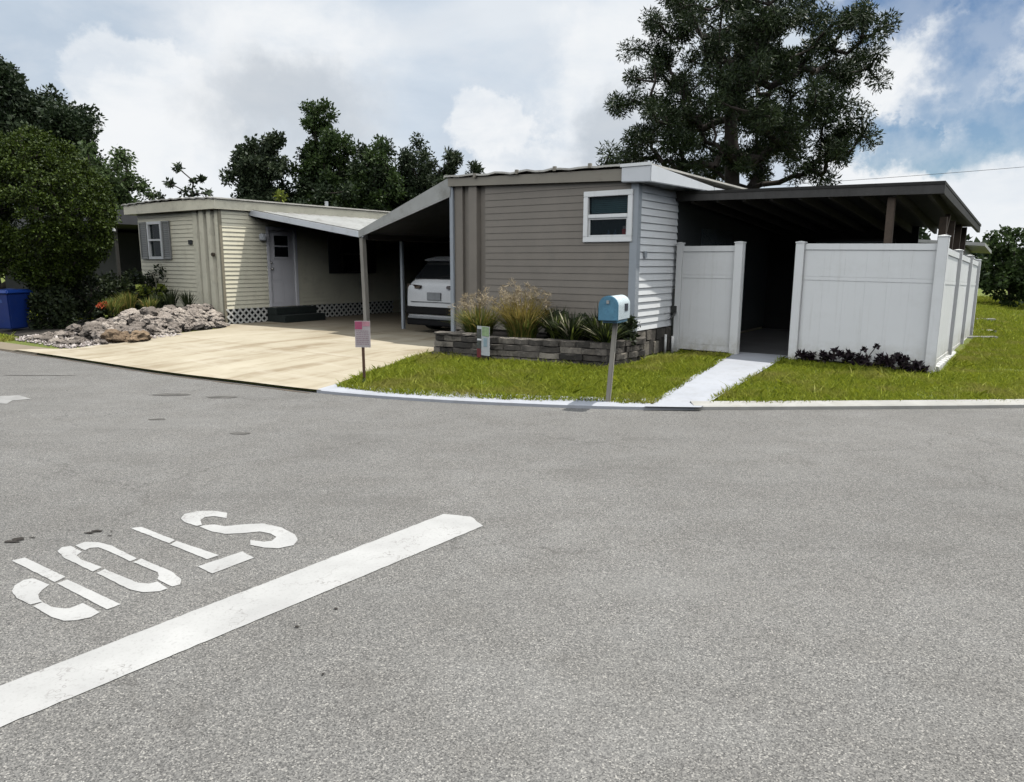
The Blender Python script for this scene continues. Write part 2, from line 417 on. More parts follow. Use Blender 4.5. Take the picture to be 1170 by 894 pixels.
# ------------------------------------------------------------------ painted STOP, stop bar and old arrow
def unproj(px, py, z=0.):
    x, y = px-585, py-447; cr, sr = math.cos(ROLL), math.sin(ROLL); x, y = cr*x+sr*y, -sr*x+cr*y
    a, b = x/FPX, -y/FPX
    d = (a, math.cos(PITCH)+b*math.sin(PITCH), -math.sin(PITCH)+b*math.cos(PITCH)); t = (z-CAMH)/d[2]
    return (d[0]*t, d[1]*t, z)
def ragged(poly, step=.03, amp=.004):
    out = []
    for i in range(len(poly)):
        a, b = Vector(poly[i]), Vector(poly[(i+1) % len(poly)]); n = max(1, int((b-a).length/step))
        for k in range(n):
            q = a.lerp(b, k/n); out.append((q.x+amp*mnoise.noise(q*40), q.y+amp*mnoise.noise(q*40+Vector((9,9,9))), q.z))
    return out
letters = [
 [(490,122),(530,117),(655,165),(632,177)], [(660,168),(820,220),(775,235),(638,182)],
 [(740,262),(905,205),(948,228),(795,288)],
 [(50,247),(98,235),(250,305),(210,325)], [(258,315),(455,405),(405,425),(218,330)],
 [(130,312),(190,335),(162,355),(150,372),(152,388),(165,398),(120,410),(70,385),(50,360),(62,338),(95,318)],
 [(165,400),(200,418),(250,422),(270,420),(315,402),(378,435),(345,455),(290,466),(245,468),(200,455),(130,415)],
 [(270,190),(310,212),(290,225),(305,240),(385,268),(350,285),(245,235),(220,210),(235,195)],
 [(285,188),(320,175),(370,175),(420,188),(515,235),(490,245),(400,205),(370,195),(340,197),(320,206)],
 [(395,275),(520,325),(560,328),(590,320),(630,345),(600,356),(540,360),(490,350),(365,290)],
 [(530,235),(640,280),(680,310),(675,330),(645,338),(590,310),(598,298),(590,285),(500,248)],
 [(848,62),(845,82),(800,75),(765,78),(748,90),(755,107),(735,112),(690,98),(675,85),(690,68),(740,56),(800,55)],
 [(745,114),(760,110),(800,106),(840,112),(900,105),(980,100),(1050,115),(1100,140),(1112,160),(1095,180),(1040,192),(985,190),(935,180),(935,162),(985,168),(1015,165),(1030,150),(1010,138),(970,130),(900,138),(840,140),(790,132)]]
m = MB()
for L in letters: m.quad(*ragged([unproj(x/3.25, 570+y/3.25, .004) for x, y in L]))
struct(m.build('stop_lettering', M_paint))
e0, e1, e2, f0, f1 = [Vector(unproj(*q, .004)) for q in ((508,588),(540,591),(553,601.5),(0,790.4),(0,830))]
ext = (f0-e0).normalized()*2.2
m = MB(); m.quad(*ragged([e0, e1, e2, f1+ext, f0+ext], .04, .006)); struct(m.build('stop_line', M_paint))
m = MB(); m.quad(*[unproj(*q, .004) for q in ((-20,459),(22,457),(36,461),(14,463),(8,467),(-6,466),(-22,464))]); struct(m.build('road_arrow', M('faded_paint', (.26,.257,.25), .85, .15, 5, (.17,.165,.155), .8)))
def patch(cx, cy, rx, ry, name, mat, z=.004):
    m = MB(); c = unproj(cx, cy, z); pts = []
    for k in range(20):
        a = 2*math.pi*k/20; r = 1+.5*mnoise.noise((math.cos(a)*1.5+cx, math.sin(a)*1.5, cy)); pts.append((c[0]+rx*r*math.cos(a), c[1]+ry*r*math.sin(a), z))
    m.quad(*pts); return struct(m.build(name, mat))
Mt = M('tar_patch', (.085,.08,.073), .85, .35, 8)
for a in ((194,454.5,.22,.09),(254,457,.19,.075),(180,483,.09,.04),(275,498,.1,.04),(40,434,.5,.03)): patch(*a, 'tar_patch', Mt)
Md = M('leaf_mush', (.02,.016,.012), .9, .4, 20)
for a in ((14,624,.05,.016),(22,621,.035,.022),(38,619,.022,.007),(104,613,.03,.012),(112,611,.03,.016),(127,616,.016,.006),(129,611,.01,.006),(342,718,.01,.008),(372,772,.006,.006),(386,697,.008,.008)): patch(*a, 'litter_spot', Md, .006)

# ------------------------------------------------------------------ house helpers
def siding(x0, x1, z0, z1, y=0., pitch=.112, depth=.016, holes=(), flip=None, topline=None):
    """lap siding facing -y; topline(x) trims the top"""
    m = MB(); z = z0
    while z < z1-.01:
        zt = min(z+pitch, z1); iv = [(x0, x1)]
        for a, b, c, d in holes:
            if zt > c+.03 and z < d-.03:
                nv = []
                for p, q in iv:
                    if b <= p or a >= q: nv.append((p, q)); continue
                    if a > p: nv.append((p, a))
                    if b < q: nv.append((b, q))
                iv = nv
        for p, q in iv:
            t0 = zt if topline is None else min(zt, topline(p)); t1 = zt if topline is None else min(zt, topline(q))
            m.quad((p, y-depth, z), (q, y-depth, z), (q, y-.001, t1), (p, y-.001, t0))
            m.quad((p, y, z), (q, y, z), (q, y-depth, z), (p, y-depth, z))
        z = zt
    return m
def swapxy(m, xoff):
    """turn a -y-facing sheet into a +x-facing one: (x,y,z) -> (xoff - y, x, z)"""
    m.v = [(xoff-q[1], q[0], q[2]) for q in m.v]; return m
def frame(m, x0, x1, z0, z1, w, y0, y1, mid=None):
    m.box(x0, x1, y0, y1, z0, z0+w); m.box(x0, x1, y0, y1, z1-w, z1)
    m.box(x0, x0+w, y0, y1, z0+w, z1-w); m.box(x1-w, x1, y0, y1, z0+w, z1-w)
    if mid: m.box(x0+w, x1-w, y0+.004, y1, mid-w*.35, mid+w*.35)
    return m
def rib_panel(x0, x1, z0, z1, y, ribs):
    """vertical ribbed sheet metal: list of (x, depth) steps"""
    m = MB(); pts = [(x0, y)]
    for a, d in ribs: pts.append((a, y-d))
    pts.append((x1, y)); n = len(pts)
    for p, q in zip(pts[:-1], pts[1:]): m.quad((p[0], p[1], z0), (q[0], q[1], z0), (q[0], q[1], z1), (p[0], p[1], z1))
    return m

# ------------------------------------------------------------------ taupe mobile home
H1 = thing('mobile_home', 'taupe mobile home with white sliding window, white side wall and dark patio roof', 'house', W(0,0,HZ), ROT)
Wd = 3.66; LEN = 14.
wx0, wx1, wz0, wz1 = -.925, -.06, 1.80, 2.585
top1 = lambda x: 2.74+(-x/Wd)*.13
sd = siding(-2.93, -.001, .30, 2.90, 0, .112, .0105, [(wx0+.05, wx1-.05, wz0+.05, wz1-.05)], topline=top1)
front = sd.build('front_wall', M_taupe, H1, fix=False)
m = rib_panel(-3.66, -2.93, .25, 2.86, 0, [(-3.62,.012),(-3.45,.012),(-3.44,-.045),(-3.30,-.045),(-3.28,.045),(-3.10,.045),(-3.08,-.05),(-2.95,-.05),(-2.94,.0)])
m.build('ribbed_panel', M_taupe, H1, fix=False)
m = MB(); m.box(-3.66, 0, .07, .10, 0, .3); m.box(-3.62, wx0+.05, .06, .1, .3, 2.86); m.box(wx1-.05, -.02, .06, .1, .3, 2.7)
m.box(wx0+.05, wx1-.05, .06, .1, .3, wz0+.05); m.box(wx0+.05, wx1-.05, .06, .1, wz1-.05, 2.7)
m.build('wall_core', M_taupe, H1)
sw = swapxy(siding(.0, 1.52, .42, 2.75, 0, .112, .02), 0.); sw.build('side_wall', M_white, H1, fix=False)
m = MB(); m.box(-.06, -.03, .1, LEN, 0, 2.7); m.box(-3.66, -3.62, .0, LEN, .0, 2.8); m.box(-3.6, -.06, LEN-.05, LEN, 0, 2.7); m.build('side_core', M_taupe, H1)
m = MB(); m.box(-.028, .012, 1.54, 7.4, .05, 2.55); m.build('patio_wall', M('shade_dark_wall', (.028,.033,.036), .7, .15, 2), H1)  # siding continues here; its dark colour paints in the patio shade
m = MB(); m.box(.014, .04, 2.6, 4.2, .9, 2.1); m.build('patio_window', M('dim_pane', (.09,.11,.12), .3, .2, 2), H1)
m = MB(); m.box(-.10, .022, -.022, -.004, .30, 2.7); m.box(.004, .022, -.004, .10, .30, 2.7); m.build('corner_trim', M_greytrim, H1)
m = MB(); m.box(-3.72, -3.645, -.05, .06, .1, 2.83); m.build('corner_trim', M_greytrim, H1)
# skirting under the side wall
m = MB()
for k in range(7):
    a = .16+k*.19; m.box(a, a+.17, -.0, .0, 0, 0) if 0 else m.box(-.03, .015+.02*(k % 2), a, a+.175, 0, .20+.02*(k % 3)); 
    m.box(-.03, .01+.02*((k+1) % 2), a-.09, a+.085, .205+.02*(k % 3), .40)
m.build('skirting', M_block, H1)
# window
f = frame(MB(), wx0, wx1, wz0, wz1, .085, -.045, .03, 2.20).build('window', M_vinyl, H1, bevel=.006)
f2 = frame(MB(), wx0+.088, wx1-.088, wz0+.088, 2.17, .022, -.02, .02); f2.build('sash', M_vinyl, f)
MB().box(wx0+.085, wx1-.085, .004, .010, wz0+.085, 2.168).build('pane', M_glass, f)
MB().box(wx0+.085, wx1-.085, .006, .012, 2.232, wz1-.085).build('pane', M_glass, f)
m = MB(); a, b, c, d = wx0+.05, wx1-.05, wz0+.04, wz1-.04
m.quad((a,.5,c),(b,.5,c),(b,.5,d),(a,.5,d)); m.quad((a,.06,c),(b,.06,c),(b,.5,c),(a,.5,c)); m.quad((a,.06,d),(b,.06,d),(b,.5,d),(a,.5,d))
m.quad((a,.06,c),(a,.5,c),(a,.5,d),(a,.06,d)); m.quad((b,.06,c),(b,.5,c),(b,.5,d),(b,.06,d)); m.build('window_recess', M_inside, f, fix=False)
m = MB()
for k in range(9): m.box(a+.05, b-.05, .045, .06, 2.25+k*.030, 2.275+k*.030)
m.build('blind', M('blind', (.16,.28,.31), .6, .1, 3), f)
cn = thing('canister', 'red canister with a pale lid standing inside the taupe home window', 'canister', W(-.235,.10,HZ+wz0+.06), ROT)
MB().tube([(0,0,0),(0,0,.13),(0,0,.14)], [.06,.06,.05], 14).build('jar', M('red_plastic', (.75,.035,.045), .4, .1, 9), cn); MB().tube([(0,0,.14),(0,0,.185)], .048, 14).build('lid', M('pink_lid', (.55,.35,.36), .5, .1, 9), cn)
for i, x in enumerate((-.56, -.44)):
    bo = MB(); bo.tube([(0,0,0),(0,0,.09),(0,0,.11),(0,0,.15)], [.03,.03,.012,.012], 10); bo = bo.build('bottle', M('blue_bottle', (.08,.11,.20), .2, .1, 9)); bo.location = W(x, .14, HZ+wz0+.045); tag(bo, ('left' if i == 0 else 'right')+' small blue bottle of the two inside the taupe home window', 'bottle', 'bottles in the window')
# roof
zr = lambda x: 2.92+(-x/Wd)*.06
m = MB(); m.hexa([(-3.72,-.09,2.82),(-.22,-.09,2.71),(-.22,-.05,2.71),(-3.72,-.05,2.82),(-3.72,-.09,2.955),(-.22,-.09,2.885),(-.22,-.05,2.885),(-3.72,-.05,2.955)])
m.build('fascia', M_taupetrim, H1)
rf = MB(); nx_ = 24
pts = []
for i in range(nx_+1):
    x = -3.78+i*(3.95/nx_); w_ = .012*math.sin(i*1.9)+.008*math.sin(i*4.7); pts.append((x, 2.965+(-x/3.7)*.06-.02+w_))
for (xa, za), (xb, zb) in zip(pts[:-1], pts[1:]):
    rf.hexa([(xa,-.13,za-.03),(xb,-.13,zb-.03),(xb,LEN,zb-.03),(xa,LEN,za-.03),(xa,-.13,za),(xb,-.13,zb),(xb,LEN,zb),(xa,LEN,za)])
roof = rf.build('roof', M_roofmem, H1)
for x in (-2.2, -1.45, -.8, -3.1): MB().box(x, x+.05, -.145, -.10, 2.93, 3.0).build('roof_clip', M_taupetrim, roof)
# boxed eave at the front right corner
e = MB(); e.hexa([(-.22,-.14,2.68),(.27,-.14,2.66),(.48,1.9,2.66),(-.05,1.9,2.66),(-.22,-.14,2.93),(.27,-.14,2.915),(.48,1.9,2.745),(-.05,1.9,2.80)])
e.build('boxed_eave', M_alum, H1, bevel=.012)
MB().box(-.04, .48, 1.91, LEN, 2.66, 2.74).build('eave', M_alum, H1)
m = MB(); m.box(-.235, .285, -.155, -.142, 2.90, 2.945); m.build('drip_edge', M_vinyl, H1)
# side pipes and conduit
for x, y, z, r_q in ((.10,1.02,.30,.022),(.14,1.22,.26,.026)): MB().tube([(x,y,-.02),(x,y,z)], r_q).build('vent_pipe', M_pvc, H1, smooth=True)
m = MB(); m.tube([(.05,1.40,-.02),(.05,1.40,1.05)], .018); m.tube([(.05,1.40,.70),(.13,1.33,.66),(.16,1.18,.62),(.12,1.12,.55)], .016)
m.box(.03, .12, 1.35, 1.44, .63, .76); m.build('conduit', M('dark_pipe', (.035,.037,.035), .5, .2, 8), H1)
MB().box(.02, .05, .22, .30, 1.56, 1.66).build('wall_socket', M_greytrim, H1)
# carport
cp = MB(); NP = 14
A0, A1, B0, B1 = (-3.70,-.02), (-3.70,9.0), (-6.33,.22), (-6.33,9.0)
zt, zb = 2.83, 2.03
def cpt(i, j, dz=0.):
    s = i/NP; x = A0[0]+(B0[0]-A0[0])*s; y0 = A0[1]+(B0[1]-A0[1])*s; return (x, y0+(9.0-y0)*j/30, zt+(zb-zt)*s+dz)
vs = []
for dz in (0, .04):
    for i in range(NP+1):
        for j in range(31): vs.append(cpt(i, j, dz+(.02 if j % 2 else 0)*(dz > 0)))
n2 = (NP+1)*31
fs = [(i*31+j, i*31+j+1, (i+1)*31+j+1, (i+1)*31+j) for i in range(NP) for j in range(30)]
cp.add(vs, fs+[tuple(k+n2 for k in q) for q in fs])
crp = cp.build('carport_roof', M_alum, H1, fix=False)
m = MB(); m.hexa([(-3.70,-.06,2.64),(-6.40,.18,1.97),(-6.40,.215,1.97),(-3.70,-.025,2.64),(-3.66,-.06,3.0),(-6.40,.18,2.11),(-6.40,.215,2.11),(-3.66,-.025,3.0)])
m.build('carport_fascia', M_roofmetal, crp)
m = MB(); m.bar((-6.30,.25,-.05),(-6.36,.25,1.98), .10, .10); m.build('carport_post', M_post, crp, bevel=.006)
MB().bar((-6.32,1.35,-.05),(-6.32,1.35,2.0), .06).build('carport_post', M_greytrim, crp)
for yy in (4.2, 7.4): MB().bar((-6.32,yy,-.05),(-6.32,yy,2.0), .08).build('carport_post', M_post, crp)
MB().box(-6.41, -6.27, .32, 8.95, 1.93, 2.10).build('carport_beam', M_dark, crp)
# patio roof
pr = MB(); px1 = 3.90
def pz(x, y): return 2.64-.055*x/3.9-.062*(y-1.40)
p_ = [(-.02,1.40),(px1,1.40),(px1+.15,6.9),(-.02,6.9)]
pr.hexa([(x,y,pz(x,y)-.03) for x, y in p_]+[(x,y,pz(x,y)+.012) for x, y in p_]); prf = pr.build('patio_roof', M('old_dark_roof', (.018,.017,.016), .8, .25, 3), H1)
m = MB(); m.hexa([(.0,1.41,2.50),(px1,1.41,2.43),(px1,1.46,2.43),(.0,1.46,2.50),(.0,1.41,2.612),(px1,1.41,2.555),(px1,1.46,2.555),(.0,1.46,2.612)]); m.build('patio_fascia', M_greywood, prf)
m = MB(); m.hexa([(px1-.05,1.47,2.42),(px1,1.47,2.42),(px1+.14,6.9,2.10),(px1+.09,6.9,2.10),(px1-.05,1.47,2.54),(px1,1.47,2.54),(px1+.14,6.9,2.20),(px1+.09,6.9,2.20)]); m.build('patio_fascia', M_dark, prf)
for k in range(9):
    x = .25+k*.43
    MB().hexa([(x,1.47,pz(x,1.47)-.17),(x+.05,1.47,pz(x,1.47)-.17),(x+.05,6.85,pz(x,6.85)-.17),(x,6.85,pz(x,6.85)-.17),(x,1.47,pz(x,1.47)-.034),(x+.05,1.47,pz(x,1.47)-.034),(x+.05,6.85,pz(x,6.85)-.034),(x,6.85,pz(x,6.85)-.034)]).build('rafter', M_dark, prf)
MB().bar((3.24,1.56,-.05),(3.24,1.56,2.42), .10).build('patio_post', M_brownpost, prf, bevel=.006)
for yy in (2.9, 4.2, 5.5, 6.7): MB().bar((3.78,yy,-.05),(3.78,yy,2.2), .10).build('patio_post', M_brownpost, prf)
MB().bar((3.78,2.9,1.75),(3.78,3.5,2.25), .07).build('patio_brace', M_brownpost, prf)
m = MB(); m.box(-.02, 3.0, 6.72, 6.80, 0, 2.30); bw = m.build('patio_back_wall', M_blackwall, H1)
f = frame(MB(), 1.0, 2.6, .95, 2.0, .05, 6.66, 6.72).build('patio_window', M_shutterdk, H1); MB().box(1.05, 2.55, 6.69, 6.715, 1.0, 1.95).build('pane', M('dim_pane', (.09,.11,.12), .3, .2, 2), f)

# ------------------------------------------------------------------ yellow mobile home
H2 = thing('mobile_home', 'pale yellow mobile home with grey shutters, white door and lattice skirting', 'house', W(-10.40,-.42,HZ), ROT)
# local: front-right corner at the origin, x from -3.66
fw0, fw1, fz0, fz1 = -3.20, -2.51, 1.52, 2.46
siding(-3.66, -1.12, .35, 2.66, 0, .10, .014, [(fw0+.05, fw1-.05, fz0+.05, fz1-.05)]).build('front_wall', M_cream, H2, fix=False)
rib_panel(-1.12, -.02, .1, 2.66, 0, [(-1.11,.02),(-.92,.02),(-.90,-.03),(-.80,-.03),(-.78,.05),(-.60,.05),(-.58,-.03),(-.47,-.03),(-.45,.05),(-.30,.05),(-.28,-.03),(-.18,-.03),(-.16,.02),(-.05,.02)]).build('ribbed_panel', M_creamtrim, H2, fix=False)
m = MB(); m.box(-.05, .018, -.022, .04, .05, 2.66); m.build('corner_trim', M('old_trim', (.30,.27,.20), .6, .15, 3), H2)
m = MB(); m.box(-3.66,-.06,.08,.10,0,.4); m.box(-3.66,fw0+.05,.08,.1,.4,2.66); m.box(fw1-.05,-.06,.08,.1,.4,2.66); m.box(fw0+.05,fw1-.05,.08,.1,.4,fz0+.05); m.box(fw0+.05,fw1-.05,.08,.1,fz1-.05,2.66)
m.box(-3.70,-3.66,0,12,0,2.66); m.box(-3.66,-.06,11.95,12,0,2.66); m.build('wall_core', M_cream, H2)
dy0, dy1, dz0, dz1 = 1.24, 2.10, .36, 2.30
w2y0, w2y1 = 3.58, 4.36
swapxy(siding(0, 12, .36, 2.66, 0, .10, .016, [(dy0, dy1, .3, dz1), (w2y0, w2y1, 1.17, 2.22)]), 0.).build('side_wall', M_cream, H2, fix=False)
m = MB(); m.box(-.10, -.06, .10, dy0, .0, 2.66); m.box(-.10, -.06, dy1, 12, 0, 2.66); m.box(-.10,-.06,dy0,dy1,0,.36); m.box(-.10,-.06,dy0,dy1,dz1,2.66); m.build('side_core', M_cream, H2)
f = frame(MB(), fw0, fw1, fz0, fz1, .07, -.05, .03, 2.0).build('window', M_vinyl, H2, bevel=.005)
MB().box(fw0+.07, fw1-.07, .004, .010, fz0+.07, 1.976).build('pane', M_glass, f); MB().box(fw0+.07, fw1-.07, .006, .012, 2.024, fz1-.07).build('pane', M_glass, f)
m = MB(); a, b, c, d = fw0+.04, fw1-.04, fz0+.04, fz1-.04
m.quad((a,.5,c),(b,.5,c),(b,.5,d),(a,.5,d)); m.quad((a,.06,c),(b,.06,c),(b,.5,c),(a,.5,c)); m.quad((a,.06,d),(b,.06,d),(b,.5,d),(a,.5,d)); m.quad((a,.06,c),(a,.5,c),(a,.5,d),(a,.06,d)); m.quad((b,.06,c),(b,.5,c),(b,.5,d),(b,.06,d))
m.build('window_recess', M_inside, f, fix=False)
def shutter(x0, x1, z0, z1, mat):
    m = frame(MB(), x0, x1, z0, z1, .04, -.05, -.017); n = int((z1-z0-.08)/.045)
    for k in range(n):
        z = z0+.04+k*.045; m.hexa([(x0+.04,-.045,z),(x1-.04,-.045,z),(x1-.04,-.04,z),(x0+.04,-.04,z),(x0+.04,-.025,z+.04),(x1-.04,-.025,z+.04),(x1-.04,-.02,z+.04),(x0+.04,-.02,z+.04)])
    return m
shutter(fw1+.03, fw1+.38, fz0, fz1, 0).build('shutter', M_shutter, H2); shutter(fw0-.38, fw0-.03, fz0, fz1, 0).build('shutter', M_shutter, H2)
m = MB(); m.box(-1.32, -1.16, -.04, -.016, 1.88, 1.98); m.build('house_number_plaque', M_shutterdk, H2)
m = MB(); m.tube([(-.22,-.05,1.63),(-.22,-.11,1.63)], .045); m.build('hose_bib', M('dark_brass', (.06,.045,.03), .5, .2, 6), H2)
# roof and fascias
m = MB(); m.hexa([(-4.05,-.16,2.66),(.10,-.16,2.66),(.10,-.12,2.66),(-4.05,-.12,2.66),(-4.05,-.16,2.90),(.10,-.16,2.90),(.10,-.12,2.90),(-4.05,-.12,2.90)])
m.hexa([(.06,-.12,2.66),(.10,-.12,2.66),(.10,12,2.66),(.06,12,2.66),(.06,-.12,2.90),(.10,-.12,2.90),(.10,12,2.90),(.06,12,2.90)]); m.box(-4.05,-4.01,-.12,12,2.66,2.9); m.build('fascia', M_creamtrim, H2)
rf = MB(); NX = 30
pt = [(-4.10+i*(4.25/NX), 2.915+.012*math.sin(i*2.3)+.05*math.sin(math.pi*i/NX)) for i in range(NX+1)]
for (xa, za), (xb, zb_) in zip(pt[:-1], pt[1:]): rf.hexa([(xa,-.20,za-.03),(xb,-.20,zb_-.03),(xb,12.05,zb_-.03),(xa,12.05,za-.03),(xa,-.20,za),(xb,-.20,zb_),(xb,12.05,zb_),(xa,12.05,za)])
r2 = rf.build('roof', M_roofmem, H2)
for x, y in ((-2.9,2.5),(-1.2,1.2),(-.3,3.4),(-.1,6.0)): MB().tube([(x,y,2.9),(x,y,3.08)], .05).build('roof_vent', M_steel, r2)
MB().box(-4.0, .05, -.12, 12, 2.655, 2.665).build('soffit', M_creamtrim, H2)
# door, steps, lamp
d = MB(); d.box(-.06, -.035, dy0+.05, dy1-.05, dz0, dz1-.05)
for za, zb2 in ((.45,.95),(1.02,1.45)): 
    for ya, yb in ((dy0+.13,dy0+.40),(dy1-.40,dy1-.13)): d.box(-.036, -.028, ya, yb, za, zb2)
door = d.build('door', M_door, H2, bevel=.004)
m = MB(); m.box(-.05,.022,dy0-.02,dy0+.05,dz0,dz1+.02); m.box(-.05,.022,dy1-.05,dy1+.02,dz0,dz1+.02); m.box(-.05,.022,dy0+.05,dy1-.05,dz1-.05,dz1+.02); m.build('frame', M_door, door)
MB().box(-.034, -.022, dy0+.22, dy1-.22, 1.58, 2.12).build('door_pane', M_darkglass, door)
m = MB(); m.box(-.034, -.018, dy0+.19, dy1-.19, 2.11, 2.15); m.box(-.034,-.018,dy0+.19,dy1-.19,1.55,1.59); m.box(-.034,-.018,dy0+.19,dy0+.225,1.59,2.11); m.box(-.034,-.018,dy1-.225,dy1-.19,1.59,2.11); m.box(-.03,-.016,dy0+.2,dy1-.2,1.84,1.87); m.build('pane_frame', M_door, door)
MB().tube([(-.03,dy0+.12,1.30),(.03,dy0+.12,1.30)], .028).build('handle', M_steel, door, smooth=True); MB().tube([(-.03,dy0+.12,1.45),(.0,dy0+.12,1.45)], .026).build('lock', M_steel, door, smooth=True)
m = MB(); m.box(.0, .14, 1.02, 1.14, 1.98, 2.14); m.build('porch_lamp', M_alum, H2, bevel=.02)
m = MB(); m.box(.03, .75, 1.12, 2.35, -.05, .18); m.box(.03, .42, 1.12, 2.35, .18, .35); m.build('entry_steps', M_step, H2, bevel=.012)
f = MB(); f.box(-.04,.03,w2y0,w2y0+.05,1.17,2.22); f.box(-.04,.03,w2y1-.05,w2y1,1.17,2.22); f.box(-.04,.03,w2y0+.05,w2y1-.05,1.17,1.22); f.box(-.04,.03,w2y0+.05,w2y1-.05,2.17,2.22); f.box(-.04,.025,w2y0+.05,w2y1-.05,1.67,1.71)
fo = f.build('window', M('brown_frame', (.06,.055,.05), .5, .1, 3), H2); MB().box(-.03,-.02,w2y0+.04,w2y1-.04,1.2,2.2).build('pane', M_darkglass, fo)
MB().box(.02,.045,w2y0-.45,w2y0-.03,1.17,2.22).build('shutter', M_shutterdk, H2); MB().box(.02,.045,w2y1+.03,w2y1+.45,1.17,2.22).build('shutter', M_shutterdk, H2)
# lattice skirting on the side
m = MB(); step = .165; yA, yB, z0l, z1l = .02, 5.5, -.03, .355
n = int((yB-yA+.4)/step)
for k in range(-5, n):
    y = yA+k*step; h = z1l-z0l
    for sgn, xo in ((1, .012), (-1, .022)):
        a = (y, z0l) if sgn > 0 else (y, z1l); b = (y+h, z1l) if sgn > 0 else (y+h, z0l)
        t0 = max(0, (yA-a[0])/(b[0]-a[0])); t1 = min(1, (yB-a[0])/(b[0]-a[0]))
        if t1 <= t0: continue
        pa = (xo, a[0]+(b[0]-a[0])*t0, a[1]+(b[1]-a[1])*t0); pb = (xo, a[0]+(b[0]-a[0])*t1, a[1]+(b[1]-a[1])*t1)
        m.bar(pa, pb, .008, .034, up=(1,0,0)) if 0 else m.bar(pa, pb, .042, .008, up=(1,0,0))
m.build('lattice_skirting', M_lattice, H2)
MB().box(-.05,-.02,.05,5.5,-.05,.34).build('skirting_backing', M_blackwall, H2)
# carport roof with ridged pans, sloping away from the house
cr2 = MB(); x0c, x1c, za, zb_ = .02, 4.10, 2.66, 2.02; y0c = .82; vs = []; NJ = 120
for i, (x, z) in enumerate(((x0c, za), (x1c, zb_))):
    for j in range(NJ+1):
        y = y0c+.17*(x/4.1)+(9.2-y0c)*j/NJ; k = j % 5; vs.append((x, y, z+(.045 if k in (0,) else 0.)))
fs = [(j, j+1, NJ+2+j, NJ+1+j) for j in range(NJ)]
vs += [(q[0], q[1], q[2]-.04-(.045 if i % (NJ+1) % 5 == 0 else 0)) for i, q in enumerate(vs)]
n2 = 2*(NJ+1); fs += [tuple(k+n2 for k in q) for q in fs]
cr2.add(vs, fs); c2 = cr2.build('carport_roof', M_roofmetal, H2, fix=False)
m = MB(); m.hexa([(x0c,y0c-.05,za-.10),(x1c,y0c+.12,zb_-.10),(x1c,y0c+.15,zb_-.10),(x0c,y0c-.02,za-.10),(x0c,y0c-.05,za+.03),(x1c,y0c+.12,zb_+.03),(x1c,y0c+.15,zb_+.03),(x0c,y0c-.02,za+.03)])
m.build('carport_fascia', M_alum, c2)
# storage wall closing the back of both carports
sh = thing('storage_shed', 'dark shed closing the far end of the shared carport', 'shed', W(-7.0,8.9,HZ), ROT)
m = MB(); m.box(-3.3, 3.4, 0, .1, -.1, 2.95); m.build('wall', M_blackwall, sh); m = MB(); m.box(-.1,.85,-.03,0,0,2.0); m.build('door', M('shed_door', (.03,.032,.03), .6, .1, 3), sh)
MB().box(1.4, 3.0, -.035, 0, 1.45, 1.50).build('shelf', M_greytrim, sh)

# ------------------------------------------------------------------ car under the carport
car = thing('parked_car', 'white hatchback SUV parked under the taupe carport, rear end outward', 'car', W(-5.0,.92,HZ), ROT)
def carsec(y, w, zbm, belt, roofz, wr):
    return [(0,y,zbm),(w*.86,y,zbm),(w*.97,y,zbm+.08),(w,y,zbm+.28),(w*.985,y,belt-.10),(w*.95,y,belt),(wr,y,roofz-.05),(wr*.82,y,roofz),(0,y,roofz+.012)]
secs = [carsec(.00,.76,.30,.90,.95,.60), carsec(.05,.83,.26,1.0,1.08,.66), carsec(.16,.855,.24,1.03,1.16,.69), carsec(.42,.865,.22,1.05,1.44,.64), carsec(.62,.87,.22,1.05,1.545,.63),
        carsec(1.3,.87,.22,1.03,1.59,.64), carsec(2.2,.87,.22,1.0,1.57,.63), carsec(2.75,.87,.22,.98,1.38,.63), carsec(3.35,.86,.22,.96,1.03,.70), carsec(4.0,.84,.24,.88,.93,.66), carsec(4.35,.76,.28,.72,.76,.58), carsec(4.42,.66,.32,.62,.64,.5)]
b = MB(); n = 9; full = 16
for s_ in secs: b.v += s_+[(-q[0], q[1], q[2]) for q in s_[-2:0:-1]]
for i in range(len(secs)-1):
    for k in range(full): b.f.append((i*full+k, i*full+(k+1) % full, (i+1)*full+(k+1) % full, (i+1)*full+k))
b.f += [tuple(range(full)), tuple((len(secs)-1)*full+k for k in range(full))]
body = b.build('body', M_carw, car, smooth=True)
sub = body.modifiers.new('s', 'SUBSURF'); sub.levels = 1; sub.render_levels = 2
m = MB(); m.hexa([(-.80,-.035,.40),(.80,-.035,.40),(.86,.3,.40),(-.86,.3,.40),(-.78,-.03,.56),(.78,-.03,.56),(.86,.3,.56),(-.86,.3,.56)]); m.box(-.78,.78,-.03,.3,.17,.30); m.build('bumper', M_black, car, bevel=.02)
MB().box(-.72,.72,-.045,.2,.31,.36).build('bumper_strip', M_plate, car, bevel=.01)
m = MB(); m.quad((-.62,.10,1.13),(.62,.10,1.13),(.54,.44,1.475),(-.54,.44,1.475)); gl = m.build('rear_window', M_darkglass, car, fix=False); sol = gl.modifiers.new('t', 'SOLIDIFY'); sol.thickness = .03; sol.offset = 0
m = MB(); m.hexa([(-.60,.40,1.50),(.60,.40,1.50),(.60,.75,1.54),(-.60,.75,1.54),(-.60,.36,1.53),(.60,.36,1.53),(.60,.75,1.60),(-.60,.75,1.60)]); m.build('spoiler', M_carw, car, bevel=.01)
